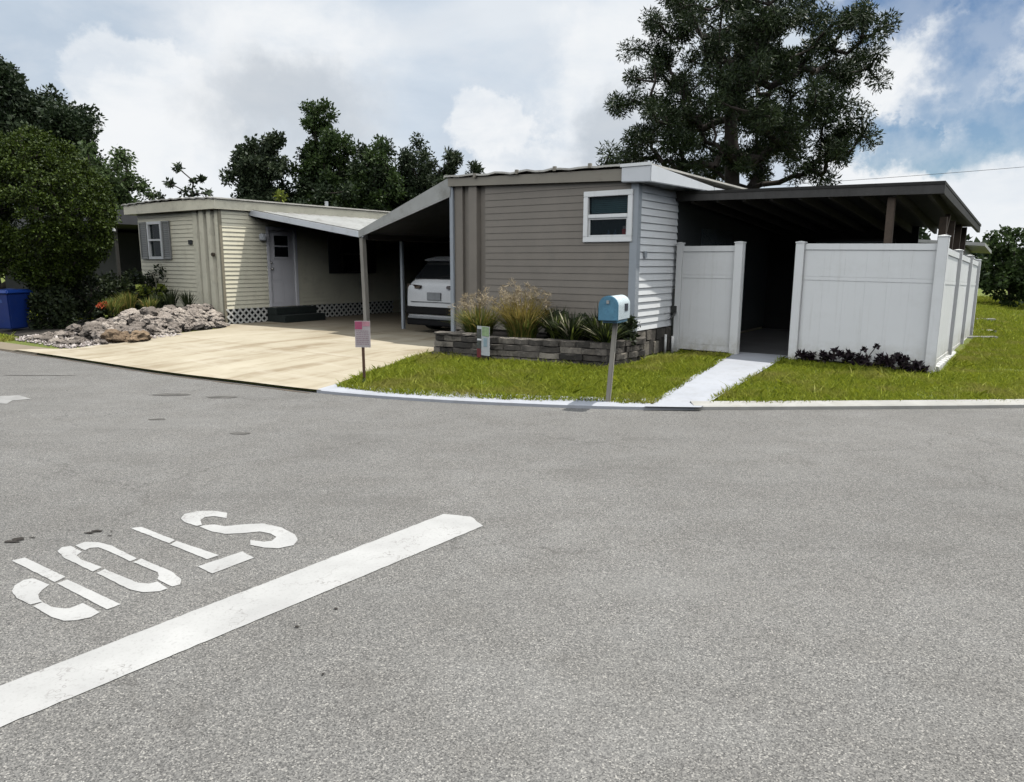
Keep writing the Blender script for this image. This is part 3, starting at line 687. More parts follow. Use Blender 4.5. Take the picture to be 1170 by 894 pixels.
for sgn in (-1, 1):
    m = MB(); m.hexa([(sgn*.865,.10,.90),(sgn*.36,-.045,.94),(sgn*.36,.06,.94),(sgn*.80,.22,.90),(sgn*.86,.10,1.03),(sgn*.36,-.03,1.0),(sgn*.36,.08,1.0),(sgn*.80,.22,1.03)]); m.build('tail_light', M_tail, car, bevel=.008)
    m = MB(); 
    for ya, yb in ((.62,1.35),(1.42,2.2)): m.quad((sgn*.855,ya,1.06),(sgn*.845,yb,1.04),(sgn*.665,yb,1.50),(sgn*.665,ya,1.49))
    so = m.build('side_window', M_darkglass, car, fix=False); sol = so.modifiers.new('t', 'SOLIDIFY'); sol.thickness = .03; sol.offset = 0
    m = MB(); m.box(sgn*.86-.0, sgn*1.02, 2.55, 2.68, 1.0, 1.12); m.build('mirror', M_carw, car, bevel=.03)
m = MB(); m.box(-.19,.19,-.022,.03,.70,.86); m.build('number_plate', M_plate, car, bevel=.006)
m = MB(); m.box(-.66,.66,-.012,.02,.655,.663); m.build('tailgate_seam', M_black, car); m = MB(); m.bar((.0,.10,1.155),(.36,.17,1.22), .018); m.build('wiper', M_black, car)
for sx in (-1, 1):
    for y in (.85, 3.5):
        t = MB(); t.tube([(sx*.66,y,.33),(sx*.685,y,.33),(sx*.84,y,.33),(sx*.865,y,.33)], [.27,.33,.33,.28], 28); wh = t.build('wheel', M_rubber, car)
        r = MB(); r.tube([(sx*.862,y,.33),(sx*.872,y,.33)], [.20,.17], 20); r.build('rim', M_steel, wh)

# ------------------------------------------------------------------ white vinyl fences
def vpost(x, y, h, parent, w=.127, z=0.):
    p = MB().box(x-w/2, x+w/2, y-w/2, y+w/2, z-.05, z+h).build('post', M_vinyl, parent, bevel=.006)
    c = MB(); e_ = w/2+.007; c.box(x-e_, x+e_, y-e_, y+e_, z+h, z+h+.016)
    c.add([(x-e_,y-e_,z+h+.016),(x+e_,y-e_,z+h+.016),(x+e_,y+e_,z+h+.016),(x-e_,y+e_,z+h+.016),(x,y,z+h+.03)], [(0,1,4),(1,2,4),(2,3,4),(3,0,4)])
    c.build('cap', M_vinyl, p); return p
def vpanel(a, b, za, zb, h, parent, side=0):
    """panel along local x (side=0) or y (side=1): tongue-and-groove boards between rails"""
    m = MB(); L = b-a
    def bx(p, q, t, z0, z1, zoff):                         # p..q along, half-thickness t
        return [(p,-t,z0+zoff(p)),(q,-t,z0+zoff(q)),(q,t,z0+zoff(q)),(p,t,z0+zoff(p)),(p,-t,z1+zoff(p)),(q,-t,z1+zoff(q)),(q,t,z1+zoff(q)),(p,t,z1+zoff(p))]
    zo = lambda p: za+(zb-za)*(p-a)/L
    m.hexa(bx(a, b, .022, .03, .13, zo)); m.hexa(bx(a, b, .017, 1.235, 1.29, zo)); m.hexa(bx(a, b, .025, h-.09, h, zo))
    nb = max(1, round(L/.31)); w = L/nb
    for k in range(nb):
        p, q = a+k*w+.0002, a+(k+1)*w-.0002
        m.hexa(bx(p, q, .012, .132, 1.233, zo)); m.hexa(bx(p, q, .012, 1.292, h-.092, zo))
    if nb > 1: m.hexa(bx(a+.01, b-.01, .006, .132, h-.092, zo))
    return m
FY = 1.435
fe = thing('vinyl_fence', 'long white vinyl privacy fence wrapping the patio corner right of the walkway', 'fence', W(2.07,FY,HZ), ROT)
xc = 1.88; fh = 1.80
vpost(0, 0, 1.79, fe)
vpanel(.066, xc-.066, 0, -.02, fh-.02, fe).build('panel', M_vinyl, fe, bevel=.0008)
vpost(xc, 0, 1.88, fe, .135, -.03)
seg = 7.38/3
for k in range(3):
    za, zb2 = -.03-.062*k, -.03-.062*(k+1)
    m = vpanel(.07+k*seg, (k+1)*seg-.07, za, zb2, fh-.05, fe); m.v = [(xc-q[1], q[0], q[2]) for q in m.v]; m.build('panel', M_vinyl, fe, bevel=.0008)
    vpost(xc, (k+1)*seg, 1.79, fe, .127, zb2)
m = MB()
for k in range(22):
    y = .2+k*.33; z = -.05-.025*y
    m.hexa([(xc+.02,y,z),(xc+.10,y,z),(xc+.10,y+.31,z-.008),(xc+.02,y+.31,z-.008),(xc+.02,y,z+.09),(xc+.09,y,z+.08),(xc+.09,y+.31,z+.07),(xc+.02,y+.31,z+.08)])
m.build('base_edging', M_pvc, fe)
ge = thing('vinyl_fence', 'short white vinyl fence panel between the house and the walkway', 'fence', W(.12,FY,HZ), ROT)
vpost(.0, 0, 1.80, ge, .10); vpost(1.01, 0, 1.80, ge, .135)
vpanel(.052, .94, 0, 0, fh-.04, ge).build('panel', M_vinyl, ge, bevel=.0008)

# ------------------------------------------------------------------ leaf and blade generators
def leaves(centers, radii, per, lw, ll, flat=.0, shell=.55, seed=1, droop=0.):
    """kite-shaped leaves scattered in soft clumps; returns V,F"""
    r = np.random.default_rng(seed); C_ = np.repeat(centers, per, axis=0); Rr = np.repeat(radii, per, axis=0)
    n = len(C_); d = r.normal(size=(n,3)); d /= np.linalg.norm(d, axis=1)[:,None]
    rad = (shell+(1-shell)*r.random(n))*np.where(r.random(n) < .25, r.random(n), 1)
    P = C_+d*(rad[:,None]*Rr)
    ax = d+r.normal(size=(n,3))*.7; ax[:,2] -= droop; ax /= np.linalg.norm(ax, axis=1)[:,None]
    t = np.cross(ax, r.normal(size=(n,3))); t /= np.linalg.norm(t, axis=1)[:,None]+1e-9
    s = (.6+.8*r.random(n))[:,None]; L = ax*ll*s; Wt = t*lw*s*.5
    V = np.stack([P-L*.3, P+L*.15+Wt, P+L*.7, P+L*.15-Wt], 1).reshape(-1,3)
    return V, np.arange(n*4).reshape(-1,4)
def limbs(base, tops, r0, trunk_top, seed=1, sag=.1, wob=.25, power=.45, trunk_pts=None):
    """grow a branch tree from the trunk to every clump centre; returns MB"""
    r = random.Random(seed); nodes = []; par = []
    tp = trunk_pts or [(base[0]+(trunk_top[0]-base[0])*k/6+r.uniform(-1,1)*wob*.25*(k > 0), base[1]+(trunk_top[1]-base[1])*k/6+r.uniform(-1,1)*wob*.25*(k > 0), base[2]+(trunk_top[2]-base[2])*k/6) for k in range(7)]
    for k, p in enumerate(tp): nodes.append(Vector(p)); par.append(k-1)
    nt_ = len(nodes); ax = Vector(trunk_top)-Vector(base)
    order = sorted(range(len(tops)), key=lambda i: ((Vector(tops[i])-Vector(base)).cross(ax.normalized())).length+.15*abs(tops[i][2]-base[2]))
    for i in order:
        q = Vector(tops[i]); best = None
        for j, p in enumerate(nodes):
            dv = q-p; cost = dv.length+(max(0, p.z-q.z+.25*dv.length)*1.1)+(.6 if j < 2 else 0)
            if best is None or cost < best[0]: best = (cost, j)
        j = best[1]; p = nodes[j]; L = (q-p).length; prev = j
        for f_ in ((.35,.7,1.) if L > 1.2 else (.5,1.)):
            m_ = p.lerp(q, f_); m_.z -= sag*L*f_*(1-f_)*2; 
            if f_ < 1: m_ += Vector((r.uniform(-1,1), r.uniform(-1,1), r.uniform(-1,1)))*wob*L*.25
            nodes.append(m_); par.append(prev); prev = len(nodes)-1
    w = [0.]*len(nodes)
    ch = [0]*len(nodes)
    for i in range(len(nodes)-1, 0, -1):
        w[i] += 1 if ch[i] == 0 else 0; ch[par[i]] += 1; w[par[i]] += w[i]
    tot = max(w[0], 1); rad = [max(.012, r0*(x/tot)**power) for x in w]
    m = MB()
    for i in range(1, len(nodes)):
        j = par[i]; ra = rad[j] if (j < nt_ and i < nt_) else min(rad[j], rad[i]*1.35)
        if i < nt_: ra = r0*(1.35 if j == 0 else 1-.09*j); rb = r0*(1-.09*i)
        else: rb = rad[i]
        m.tube([nodes[j], nodes[i]], [ra, rb], 7 if rb > .05 else 5, cap=False)
    return m
def tree(name, label, base, tops, radii, per, lw, ll, lm, r0, trunk_top, seed, group=None, shell=.5, sag=.1, wob=.25, bark=None, droop=0., cat='tree', trunk_pts=None):
    o = thing(name, label, cat, base, 0, group); B = Vector(base)
    tops = np.asarray(tops, float); loc = tops-np.array(base)
    V, F = leaves(loc, np.asarray(radii, float)[:,None] if np.ndim(radii) == 1 else np.asarray(radii), per, lw, ll, shell=shell, seed=seed, droop=droop)
    tp = [tuple(Vector(p)-B) for p in trunk_pts] if trunk_pts else None
    limbs((0,0,-.1), [tuple(q) for q in loc], r0, tuple(Vector(trunk_top)-B), seed, sag, wob, trunk_pts=tp).build('trunk', bark or M_bark, o, smooth=True, fix=False)
    np_mesh('crown', V, F, lm, o); return o
def blob(n, c, r, seed, power=1/3., zmin=None, lump=.0, gap=.0):
    """points in an ellipsoid with a lumpy outline and open gaps"""
    q = np.random.default_rng(seed); out = []
    while len(out) < n:
        d = q.normal(size=3); d /= np.linalg.norm(d); t = q.random()**power
        k = 1+lump*mnoise.noise(Vector(d*1.7)+Vector((seed*3.1,0,0)))
        p = np.array(c)+d*t*np.array(r)*k
        if zmin is not None and p[2] < zmin: continue
        if gap and mnoise.noise(Vector(p)*.55+Vector((0,seed*1.7,0))) > gap: continue
        out.append(p)
    return np.array(out)
def fan(n, h, spread, w, seg=5, droop=.5, seed=1, rb=.06, hv=.35, tip=.15):
    """arching strap leaves from one crown; returns V,F"""
    r = random.Random(seed); V = []; F = []
    for k in range(n):
        a = r.uniform(0, 2*math.pi); H_ = h*(1-hv+hv*2*r.random()*.5+hv*.5*r.random()); out = spread*(.15+.85*r.random()); ww = w*(.7+.6*r.random())
        ca, sa = math.cos(a), math.sin(a); bx, by = ca*rb*r.random(), sa*rb*r.random(); tw = r.uniform(-.5,.5)
        o = len(V)
        for i in range(seg+1):
            t = i/seg; rr = out*(t**1.6); z = H_*(t-droop*out/max(spread, .01)*t*t*.55)
            hw = ww*.5*(1-(1-tip)*t**1.8)*(.7+.6*min(1, t*4) if t < .25 else 1.)
            if i == seg: hw *= .15
            px_, py_ = -math.sin(a+tw), math.cos(a+tw)
            V += [(bx+ca*rr+px_*hw, by+sa*rr+py_*hw, z), (bx+ca*rr-px_*hw, by+sa*rr-py_*hw, z)]
        F += [(o+2*i, o+2*i+1, o+2*i+3, o+2*i+2) for i in range(seg)]
    return V, F

Ml_yel = leafmat('yellow_leaf', (.10,.14,.02), (.30,.34,.06), .35); Ml_dk = leafmat('dark_leaf', (.010,.018,.008), (.04,.055,.02), .2); Ml_or = leafmat('orange_petal', (.45,.06,.025), (.70,.16,.07), .3)
def shrub(name, label, x, y, z, n, r, cr, per, lw, ll, mt, seed, group=None, world=False, cat='shrub', extra=None):
    base = (x, y, z) if world else W(x, y, z); c = blob(n, (base[0], base[1], base[2]+r[2]), r, seed, lump=.4)
    o = tree(name, label, base, c, np.full(n, cr), per, lw, ll, mt, .03, (base[0], base[1], base[2]+r[2]), seed, group, cat=cat)
    for ch in o.children:
        if ch.name.startswith('trunk'): ch.name = 'stem'
        else: ch.name = 'foliage'
    if extra:
        cc = c[np.argsort(c[:,2])[::-1]][:extra[0]]-np.array(base); cc[:,2] += cr*.6; V, F = leaves(cc, np.full((len(cc),1), extra[1]), extra[2], extra[3], extra[3], seed=seed+5); np_mesh(extra[4], V, F, extra[5], o)
    return o
# ------------------------------------------------------------------ grass (stuff)
def inside(P, poly):
    x, y = P[:,0], P[:,1]; ins = np.zeros(len(P), bool); n = len(poly)
    for i in range(n):
        x1, y1 = poly[i]; x2, y2 = poly[(i+1) % n]
        c = ((y1 > y) != (y2 > y)) & (x < (x2-x1)*(y-y1)/(y2-y1+1e-12)+x1); ins ^= c
    return ins
M_grass = leafmat('grass_blades', (.17,.225,.018), (.37,.41,.04), .35, .6, ((.37,.32,.10), 1.1))
def lawn(name, poly, n, h, w, seed):
    r = np.random.default_rng(seed); poly = np.array([W(*q)[:2] for q in poly]); lo, hi = poly.min(0), poly.max(0)
    P = lo+(hi-lo)*r.random((int(n*3), 2)); P = P[inside(P, poly)]; P = P[P[:,1] > yks(P[:,0])+.10][:n]; k = len(P)
    dn = np.array([mnoise.noise((a*1.3, b*1.3, 0)) for a, b in P]); keep = dn > -.75+.3*r.random(k); P = P[keep]; dn = dn[keep]; k = len(P)
    Z = ground_h(P[:,0], P[:,1])-.02
    hh = h*(.45+.8*r.random(k)+.9*(r.random(k) < .04))*(1+.6*dn); ww = w*(.7+.6*r.random(k)); a = r.random(k)*2*np.pi; ln = r.normal(size=(k,2))*.55
    B = np.c_[P, Z]; T = np.c_[np.cos(a), np.sin(a), np.zeros(k)]*ww[:,None]
    Mid = B+np.c_[ln*hh[:,None]*.35, hh*.62]; Top = B+np.c_[ln*hh[:,None]*1.1, hh]
    V = np.stack([B-T, B+T, Mid+T*.7, Top, Mid-T*.7], 1).reshape(-1,3)
    return tag(np_mesh(name, V, np.arange(k*5).reshape(-1,5), M_grass), kind='stuff', label='sunlit patchy yellow green lawn grass', cat='grass')
lawn('lawn_grass', [(-1.98,-4.3),(-2.5,-3.1),(-2.98,-1.5),(-2.9,-1.6),(.2,-1.12),(.3,.9),(.2,1.37),(1.14,1.37),(1.73,-3.02),(1.2,-3.1),(0,-3.87),(-1,-4.22)], 90000, .055, .006, 3)
lawn('lawn_grass', [(1.92,1.38),(3.9,1.38),(4.1,1.6),(4.1,9),(8,9),(16,4),(14,-1),(5.2,-.1),(3.7,-1.25),(2.14,-2.64)], 230000, .055, .0065, 4)
lawn('lawn_grass', [(2.9,11.6),(2.9,30),(14,30),(20,12),(16,4),(8,9),(4.05,8.8)], 150000, .08, .013, 5)
lawn('lawn_grass', [(-20,-4.9),(-11.2,-4.85),(-11.2,-4.45),(-14.6,-4.3),(-14.8,-1),(-20,-1)], 34000, .06, .008, 6)

# ------------------------------------------------------------------ block planter with plants
pl = MB()
def course(a, b, z0, z1, dep, off):
    a, b = Vector((*a, 0)), Vector((*b, 0)); L = (b-a).length; d = (b-a)/L; nrm = Vector((d.y, -d.x, 0)); t = -off*.38
    while t < L-.02:
        l = random.uniform(.20, .36); p, q = max(0, t)+.004, min(L, t+l)-.004; t += l
        if q-p < .05: continue
        j = lambda: random.uniform(-.018, .018); zz0, zz1 = z0+.003, z1-.003+random.uniform(-.008,.004); o = random.uniform(-.028,.028)
        f0 = a+d*p+nrm*o; f1 = a+d*q+nrm*o; k0 = a+d*p-nrm*dep; k1 = a+d*q-nrm*dep
        mm = (f0+f1)/2+nrm*(.03+j())
        pl.add([f0+Vector((0,0,zz0)), mm+Vector((0,0,zz0)), f1+Vector((0,0,zz0)), k1+Vector((0,0,zz0)), k0+Vector((0,0,zz0)),
                f0+Vector((0,0,zz1)), mm+Vector((j(),j(),zz1-.01)), f1+Vector((0,0,zz1)), k1+Vector((0,0,zz1)), k0+Vector((0,0,zz1))],
               [(4,3,2,1,0),(5,6,7,8,9),(0,1,6,5),(1,2,7,6),(2,3,8,7),(3,4,9,8),(4,0,5,9)])
PA, PB_, PC, PD = (-2.72,-1.68), (.12,-1.05), (.16,.1), (-2.95,-.1)
for k in range(4):
    z0 = -.04+k*.094; ins = k*.012
    course((PA[0]+ins,PA[1]+ins), (PB_[0]-ins,PB_[1]+ins), z0, z0+.092, .2, k % 2); course((PB_[0]-ins+.004,PB_[1]+.02), PC, z0, z0+.092, .10, (k+1) % 2); course(PD, (PA[0]+ins,PA[1]+ins+.02), z0, z0+.092, .2, (k+1) % 2)
course((-2.70,-1.66), (-2.0,-1.50), .337, .375, .22, 0)
plo = pl.build('block_planter', M_block); plo.location = W(0,0,HZ); plo.rotation_euler = (0,0,ROT)
tag(plo, 'low planter of stacked dark weathered concrete blocks before the taupe wall', 'planter')
m = MB(); m.quad((-2.62,-1.48,.24),(.05,-.95,.24),(.05,.0,.26),(-2.8,-.02,.26)); so = m.build('soil', M('soil', (.035,.027,.02), .95, .3, 8, bump=.6, bscale=30), plo)
def plant(name, label, cat, x, y, z, parts, group=None, rz=None):
    o = thing(name, label, cat, W(x, y, z), random.random()*6 if rz is None else rz, group)
    for nm, V, F, mt in parts: np_mesh(nm, V, F, mt, o)
    return o
Mg_gold = leafmat('gold_grass', (.22,.165,.04), (.46,.37,.11), .35); Mg_green = leafmat('green_strap', (.06,.09,.018), (.19,.23,.05), .3)
Mg_pale = leafmat('cream_strap', (.30,.29,.19), (.55,.52,.36), .25); Mg_dark = leafmat('dark_strap', (.014,.022,.010), (.05,.065,.025), .2); Mg_pink = leafmat('plume', (.28,.22,.14), (.50,.42,.29), .35)
def plume(n, h, spread, seed):
    r = np.random.default_rng(seed); V, F = fan(n, h, spread, .006, 4, .35, seed, .08)
    V = list(V); F = list(F); tips = [(np.array(V[i*10+8])+np.array(V[i*10+6]))/2 for i in range(n)]
    LV, LF = leaves(np.array(tips), np.full((n,1), .055), 14, .012, .07, seed=seed, shell=.2); o = len(V)
    return np.array(V+[tuple(q) for q in LV]), np.array(F+[tuple(q+o) for q in LF])
pz_ = HZ+.25
plant('ornamental_grass', 'tall golden ornamental grass with feathery plumes in the block planter', 'plant', -1.62, -.72, pz_,
      [('blades', *fan(620, .86, .62, .014, 5, .8, 11, .24), Mg_gold), ('green_blades', *fan(260, .62, .66, .016, 5, .9, 12, .26), Mg_green), ('plumes', *plume(80, 1.0, .52, 13), Mg_pink)])
plant('ornamental_grass', 'greener clump of fountain grass at the driveway end of the block planter', 'plant', -2.3, -.98, pz_,
      [('blades', *fan(420, .60, .55, .015, 5, .8, 21, .22), Mg_green), ('gold_blades', *fan(200, .66, .55, .013, 5, .8, 22, .2), Mg_gold), ('plumes', *plume(46, .84, .48, 23), Mg_pink)])
for i, (x, y, h, sd_, lb) in enumerate(((-1.0,-.66,.58,31,'dark spiky strap-leaf plant right of the golden grass'),(-.62,-.86,.52,32,'strap-leaf plant with three cream leaves in the middle of the planter'),(-.22,-.66,.62,33,'tallest strap-leaf plant, behind the mailbox side of the planter'),(-.02,-.85,.42,34,'low strap-leaf plant in the right corner of the planter'))):
    plant('strap_leaf_plant', lb, 'plant', x, y, pz_, [('leaves', *fan(110, h, .44, .036, 5, .6, sd_, .10), Mg_dark), ('green_leaves', *fan(46, h*.9, .46, .032, 5, .7, sd_+20, .10), Mg_green), ('cream_leaves', *fan(9 if i < 3 else 5, h*1.0, .44, .05, 5, .5, sd_+40, .06, .2, .3), Mg_pale)], 'strap-leaf plants in the planter')

for i, (x, y, r_, lb) in enumerate(((-.05,-.35,(.24,.2,.24),'dark leafy shrub in the right corner of the planter against the trim'),(-1.3,-.35,(.3,.2,.22),'dark leafy shrub behind the golden grass against the taupe wall'),(-.5,-.3,(.4,.2,.24),'dark leafy shrub below the white window behind the strap-leaf plants'))):
    shrub('leafy_shrub', lb, x, y, pz_-.02, 20, r_, .12, 70, .035, .06, Ml_dk, 130+i)
# small printed yard board leaning on the planter
bd = thing('garden_sign', 'small printed garden board, pale green and white, leaning on the block planter', 'sign', W(-1.72,-1.62,HZ-.03), ROT-.12)
def brd(name, x0, x1, z0, z1, y, mat): return MB().box(x0, x1, y, y+.006, z0, z1).build(name, mat, bd)
brd('board', -.13, .135, .10, .545, 0, M('board_white', (.52,.55,.55), .5, .1, 9, (.40,.46,.44), .5))
brd('board_top', -.02, .13, .40, .54, -.008, M('board_green', (.30,.42,.22), .5, .25, 14, (.5,.55,.42), .6))
brd('printed_strip', -.129, -.04, .20, .50, -.008, M('print_dark', (.05,.06,.05), .5, .5, 14, (.20,.16,.26), .7))
brd('printed_foot', -.129, -.045, .06, .20, -.008, M('print_red', (.16,.025,.03), .5, .4, 14))
brd('printed_motif', .015, .085, .24, .37, -.008, M('print_blue', (.30,.42,.46), .5, .2, 14, (.5,.55,.56), .5))
brd('printed_bow', -.12, -.03, .325, .352, -.0095, M_vinyl)
for x in (-.10,.10): MB().bar((x,.012,-.08),(x,.012,.14), .012).build('stake', M_black, bd)

# ------------------------------------------------------------------ mailbox
mb = thing('mailbox', 'pale blue kerbside mailbox with dull blue front on a weathered wooden post', 'mailbox', (1.11, 8.02, gh(1.11,8.02)-.02), ROT+.16)
m = MB(); m.bar((-.02,.0,-.05),(.03,.05,.95), .05, .05); m.build('post', M_post, mb, bevel=.006)
arch = [(-.105,0)]+[(-.105*math.cos(a), .155+.105*math.sin(a)) for a in np.linspace(0, math.pi, 15)]+[(.105,0)]
m = MB(); m.prism([(.035+x, .97+z) for x, z in arch], 'y', -.20, .22); bx_ = m.build('box', M_mbwhite, mb, bevel=.004)
m = MB(); m.prism([(.035+x*1.06, .965+z*1.04) for x, z in arch], 'y', -.235, -.203); m.build('front_flap', M_mbblue, mb, bevel=.006)
m = MB(); m.box(.02,.05,-.25,-.235,1.15,1.185); m.build('latch', M_steel, mb)
m = MB(); m.box(.1375,.1445,.02,.13,1.06,1.14); m.build('number_plaque', M('plaque_dark', (.03,.035,.05), .4, .3, 20), mb)
m = MB(); m.box(-.05,.12,-.16,.19,.935,.968); m.build('bracket', M_mbblue, mb)

# ------------------------------------------------------------------ sign at the driveway
sg = thing('yard_sign', 'small faded pink and white notice on a brown stake beside the driveway', 'sign', (-1.90, 9.10, gh(-1.9,9.1)-.02), -.12)
MB().bar((0,0,-.1),(-.005,0,.60), .032, .022).build('stake', M('rusty_stake', (.10,.055,.035), .8, .3, 8), sg)
sb = MB().box(-.098, .102, -.022, -.014, .50, .835).build('board', M('notice_white', (.50,.45,.45), .6, .08, 9, (.40,.30,.32), .5), sg)
MB().box(-.094, .0, -.025, -.0225, .73, .83).build('pink_block', M('notice_pink', (.42,.09,.17), .6, .15, 16), sb)
MB().box(.004, .098, -.025, -.0225, .77, .83).build('pink_band', M('notice_band', (.52,.26,.30), .6, .15, 16), sb)
m = MB()
for k in range(8):
    z = .705-k*.024; x = -.08
    while x < .08:
        w_ = random.uniform(.01,.035); m.box(x, min(.085, x+w_), -.0245, -.0225, z, z+.009); x += w_+.008
m.build('faded_print', M('faded_print', (.36,.24,.27), .7, .2, 16), sb)
MB().tube([(0,0,-.02),(.0,0,.10)], [.06,.02], 8).build('stake_foot', M('weed_green', (.03,.05,.015), .9, .3, 10), sg)

# ------------------------------------------------------------------ rocks
def rock_mesh(seed, sub=3):
    bm = bmesh.new(); bmesh.ops.create_icosphere(bm, subdivisions=sub, radius=1); r = random.Random(seed); off = Vector((seed*7.3,0,0)); s = (r.uniform(.9,1.3), r.uniform(.75,1.05), r.uniform(.55,.85))
    for v_ in bm.verts:
        d = v_.co.normalized(); k = 1+.42*mnoise.noise(d*1.1+off)+.26*mnoise.noise(d*2.4+off)+.10*mnoise.noise(d*6+off)+.05*mnoise.noise(d*15+off)
        v_.co = Vector((d.x*s[0], d.y*s[1], d.z*s[2]))*k
    me = bpy.data.meshes.new('rock'); bm.to_mesh(me); bm.free(); me.materials.append(M_rock); return me
RM = [rock_mesh(i, 4) for i in range(9)]
RB = RM[0].copy(); RB.materials.clear(); RB.materials.append(M_rockbrown)
RB2 = RM[3].copy(); RB2.materials.clear(); RB2.materials.append(M_rockbrown)
rr = random.Random(5)
def rock(x, y, z, s, label, group=None, me=None):
    o = bpy.data.objects.new('rock', me or rr.choice(RM)); C.objects.link(o); X, Y, _ = W(x, y)
    o.location = (X, Y, gh(X, Y)+z); o.rotation_euler = (rr.uniform(-.4,.4), rr.uniform(-.4,.4), rr.uniform(0,6.3)); o.scale = (s, s, s); return tag(o, label, 'rock', group)
LEFT = [(-8.85,-4.35),(-9.0,-3.3),(-9.45,-1.7),(-9.75,-.95),(-10.35,-.75)]
def edge(t):
    pts = np.array(LEFT); d = np.r_[0, np.cumsum(np.hypot(*np.diff(pts, axis=0).T))]; return np.interp(t*d[-1], d, pts[:,0]), np.interp(t*d[-1], d, pts[:,1])
for i in range(150):                                         # piled wall along the drive, lower to higher away from it
    t = rr.random()**.8; ex, ey = edge(min(1, .12+t*.9)); back = rr.random(); 
    x = ex-.15-back*1.25*(1-.35*t); y = ey+.05+rr.uniform(-.2,.25); s = rr.uniform(.075,.165)*(1.15 if back > .4 else .9)
    z = min(.26, max(0, (back-.12)*.42))*(.5+.5*min(1, t*2.2))+s*.45+rr.uniform(-.02,.05)
    rock(x, y, z, s, 'pale weathered coral rock heaped beside the concrete driveway', 'rocks heaped beside the driveway')
for i in range(70):                                         # flat scatter towards the road
    t = rr.random(); x = -8.9-t*2.3+rr.uniform(-.15,.1); y = -4.35+rr.random()*(.5+1.4*(1-t))*1.1
    rock(x, y, .02, rr.uniform(.05,.11), 'small pale rock scattered on the flat bed near the road', 'small rocks scattered by the road')
rock(-8.98,-3.62,.07,.26,'flat tan boulder at the front of the rock bed', me=RB2); rock(-8.75,-3.35,.05,.21,'brown boulder at the driveway edge of the rock bed', me=RB)
# gravel (stuff)
q = np.random.default_rng(9); n = 2600; gx = -8.8-q.random(n)*2.8; gy = -4.55+q.random(n)*2.2; k = np.array([W(a, b)[:2] for a, b in zip(gx, gy)]); gz = ground_h(k[:,0], k[:,1])
oc = np.array([(1,0,0),(0,1,0),(-1,0,0),(0,-1,0),(0,0,.8),(0,0,-.8)]); s = (.012+.03*q.random(n)**2)[:,None,None]; A = q.normal(size=(n,3,3))*.35+np.eye(3)
Vg = (oc[None]@A)*s+np.c_[k, gz][:,None,:]; Fo = np.array([(0,1,4),(1,2,4),(2,3,4),(3,0,4),(1,0,5),(2,1,5),(3,2,5),(0,3,5)])
M_gravel = leafmat('gravel', (.14,.115,.105), (.55,.50,.47), 0., .9)
tag(np_mesh('gravel', Vg.reshape(-1,3), (Fo[None]+np.arange(n)[:,None,None]*6).reshape(-1,3), M_gravel), kind='stuff', label='loose pale gravel between the rocks', cat='gravel')

# plants behind the rocks
for i, (x, y, h, kind, lb) in enumerate((
   (-10.9,-1.05,.52,'d','dark spiky plant nearest the ribbed corner of the yellow house'),(-11.35,-1.2,.60,'d','dark spiky plant under the number plaque of the yellow house'),(-11.8,-1.3,.45,'d','low dark strap-leaf plant among the spiky plants'),
   (-12.0,-1.85,.55,'m','green and tan grassy plant in front of the shuttered window'),(-12.45,-1.75,.5,'m','upright grassy plant left of the window grasses'),(-11.9,-2.2,.40,'m','short tan grassy plant at the rock edge'),(-11.3,-1.75,.42,'m','short grassy plant between the spiky plants and the rocks'),(-11.3,-2.6,.40,'m','grassy plant next to the orange flowers'))):
    X, Y, _ = W(x, y); z = gh(X, Y)+.30
    if kind == 'd': plant('spiky_plant', lb, 'plant', x, y, z, [('leaves', *fan(70, h, .26, .03, 4, .25, 60+i, .06), Mg_dark)], 'spiky plants along the yellow house')
    else: plant('grassy_plant', lb, 'plant', x, y, z, [('leaves', *fan(110, h, .26, .016, 4, .4, 60+i, .10), Mg_green), ('tan_leaves', *fan(50, h*.95, .26, .014, 4, .4, 80+i, .10), Mg_gold)], 'grassy plants behind the rock heap')
shrub('leafy_shrub', 'dark leafy shrub with a yellow green crown below the shuttered window', -12.75, -1.0, HZ, 26, (.48,.48,.42), .16, 90, .05, .09, Ml_dk, 41, extra=(7, .14, 70, .08, 'yellow_leaves', Ml_yel))
shrub('flowering_shrub', 'small dark shrub topped with orange flowers at the left end of the rocks', -11.38, -2.72, HZ+.12, 14, (.18,.18,.2), .09, 60, .04, .06, Ml_dk, 42, extra=(6, .07, 50, .04, 'flowers', Ml_or))
shrub('leafy_shrub', 'dark shrub against the left edge of the yellow house wall', -14.0, -1.2, HZ, 24, (.5,.5,.45), .18, 80, .05, .09, Ml_dk, 43)
# purple-black plants at the fence foot
Ml_pur = leafmat('purple_leaf', (.008,.005,.008), (.030,.016,.022), .1)
for i, (x, y, r_, lb) in enumerate(((2.28,1.26,.09,'left end, by the post'),(2.62,1.25,.11,'second from the left post'),(2.86,1.22,.15,'tallest, with bare twigs on its right'),(3.10,1.24,.13,'middle of the fence panel'),(3.30,1.26,.10,'right of the tallest one'),(3.50,1.22,.12,'third from the corner post'),(3.66,1.26,.10,'second from the corner post'),(3.82,1.24,.08,'right end, by the corner post'))):
    X, Y, _ = W(x, y); shrub('ground_cover_plant', 'low purple-black plant at the fence foot, '+lb, x, y, gh(X, Y)-.02, 7, (.17,.08,r_*1.05), .045, 34, .028, .07, Ml_pur, 70+i, 'purple-black plants at the fence foot', cat='plant')
X, Y, _ = W(3.12, 1.2)
tw = thing('twig', 'thin bare dark twig rising over the purple plants at the fence', 'plant', (X, Y, gh(X, Y)-.02)); m = MB(); m.tube([(0,0,0),(.05,-.02,.18),(.16,-.04,.36)], .007, 5); m.tube([(.05,-.02,.18),(.0,0,.3)], .005, 5); m.build('stem', M_bark, tw)
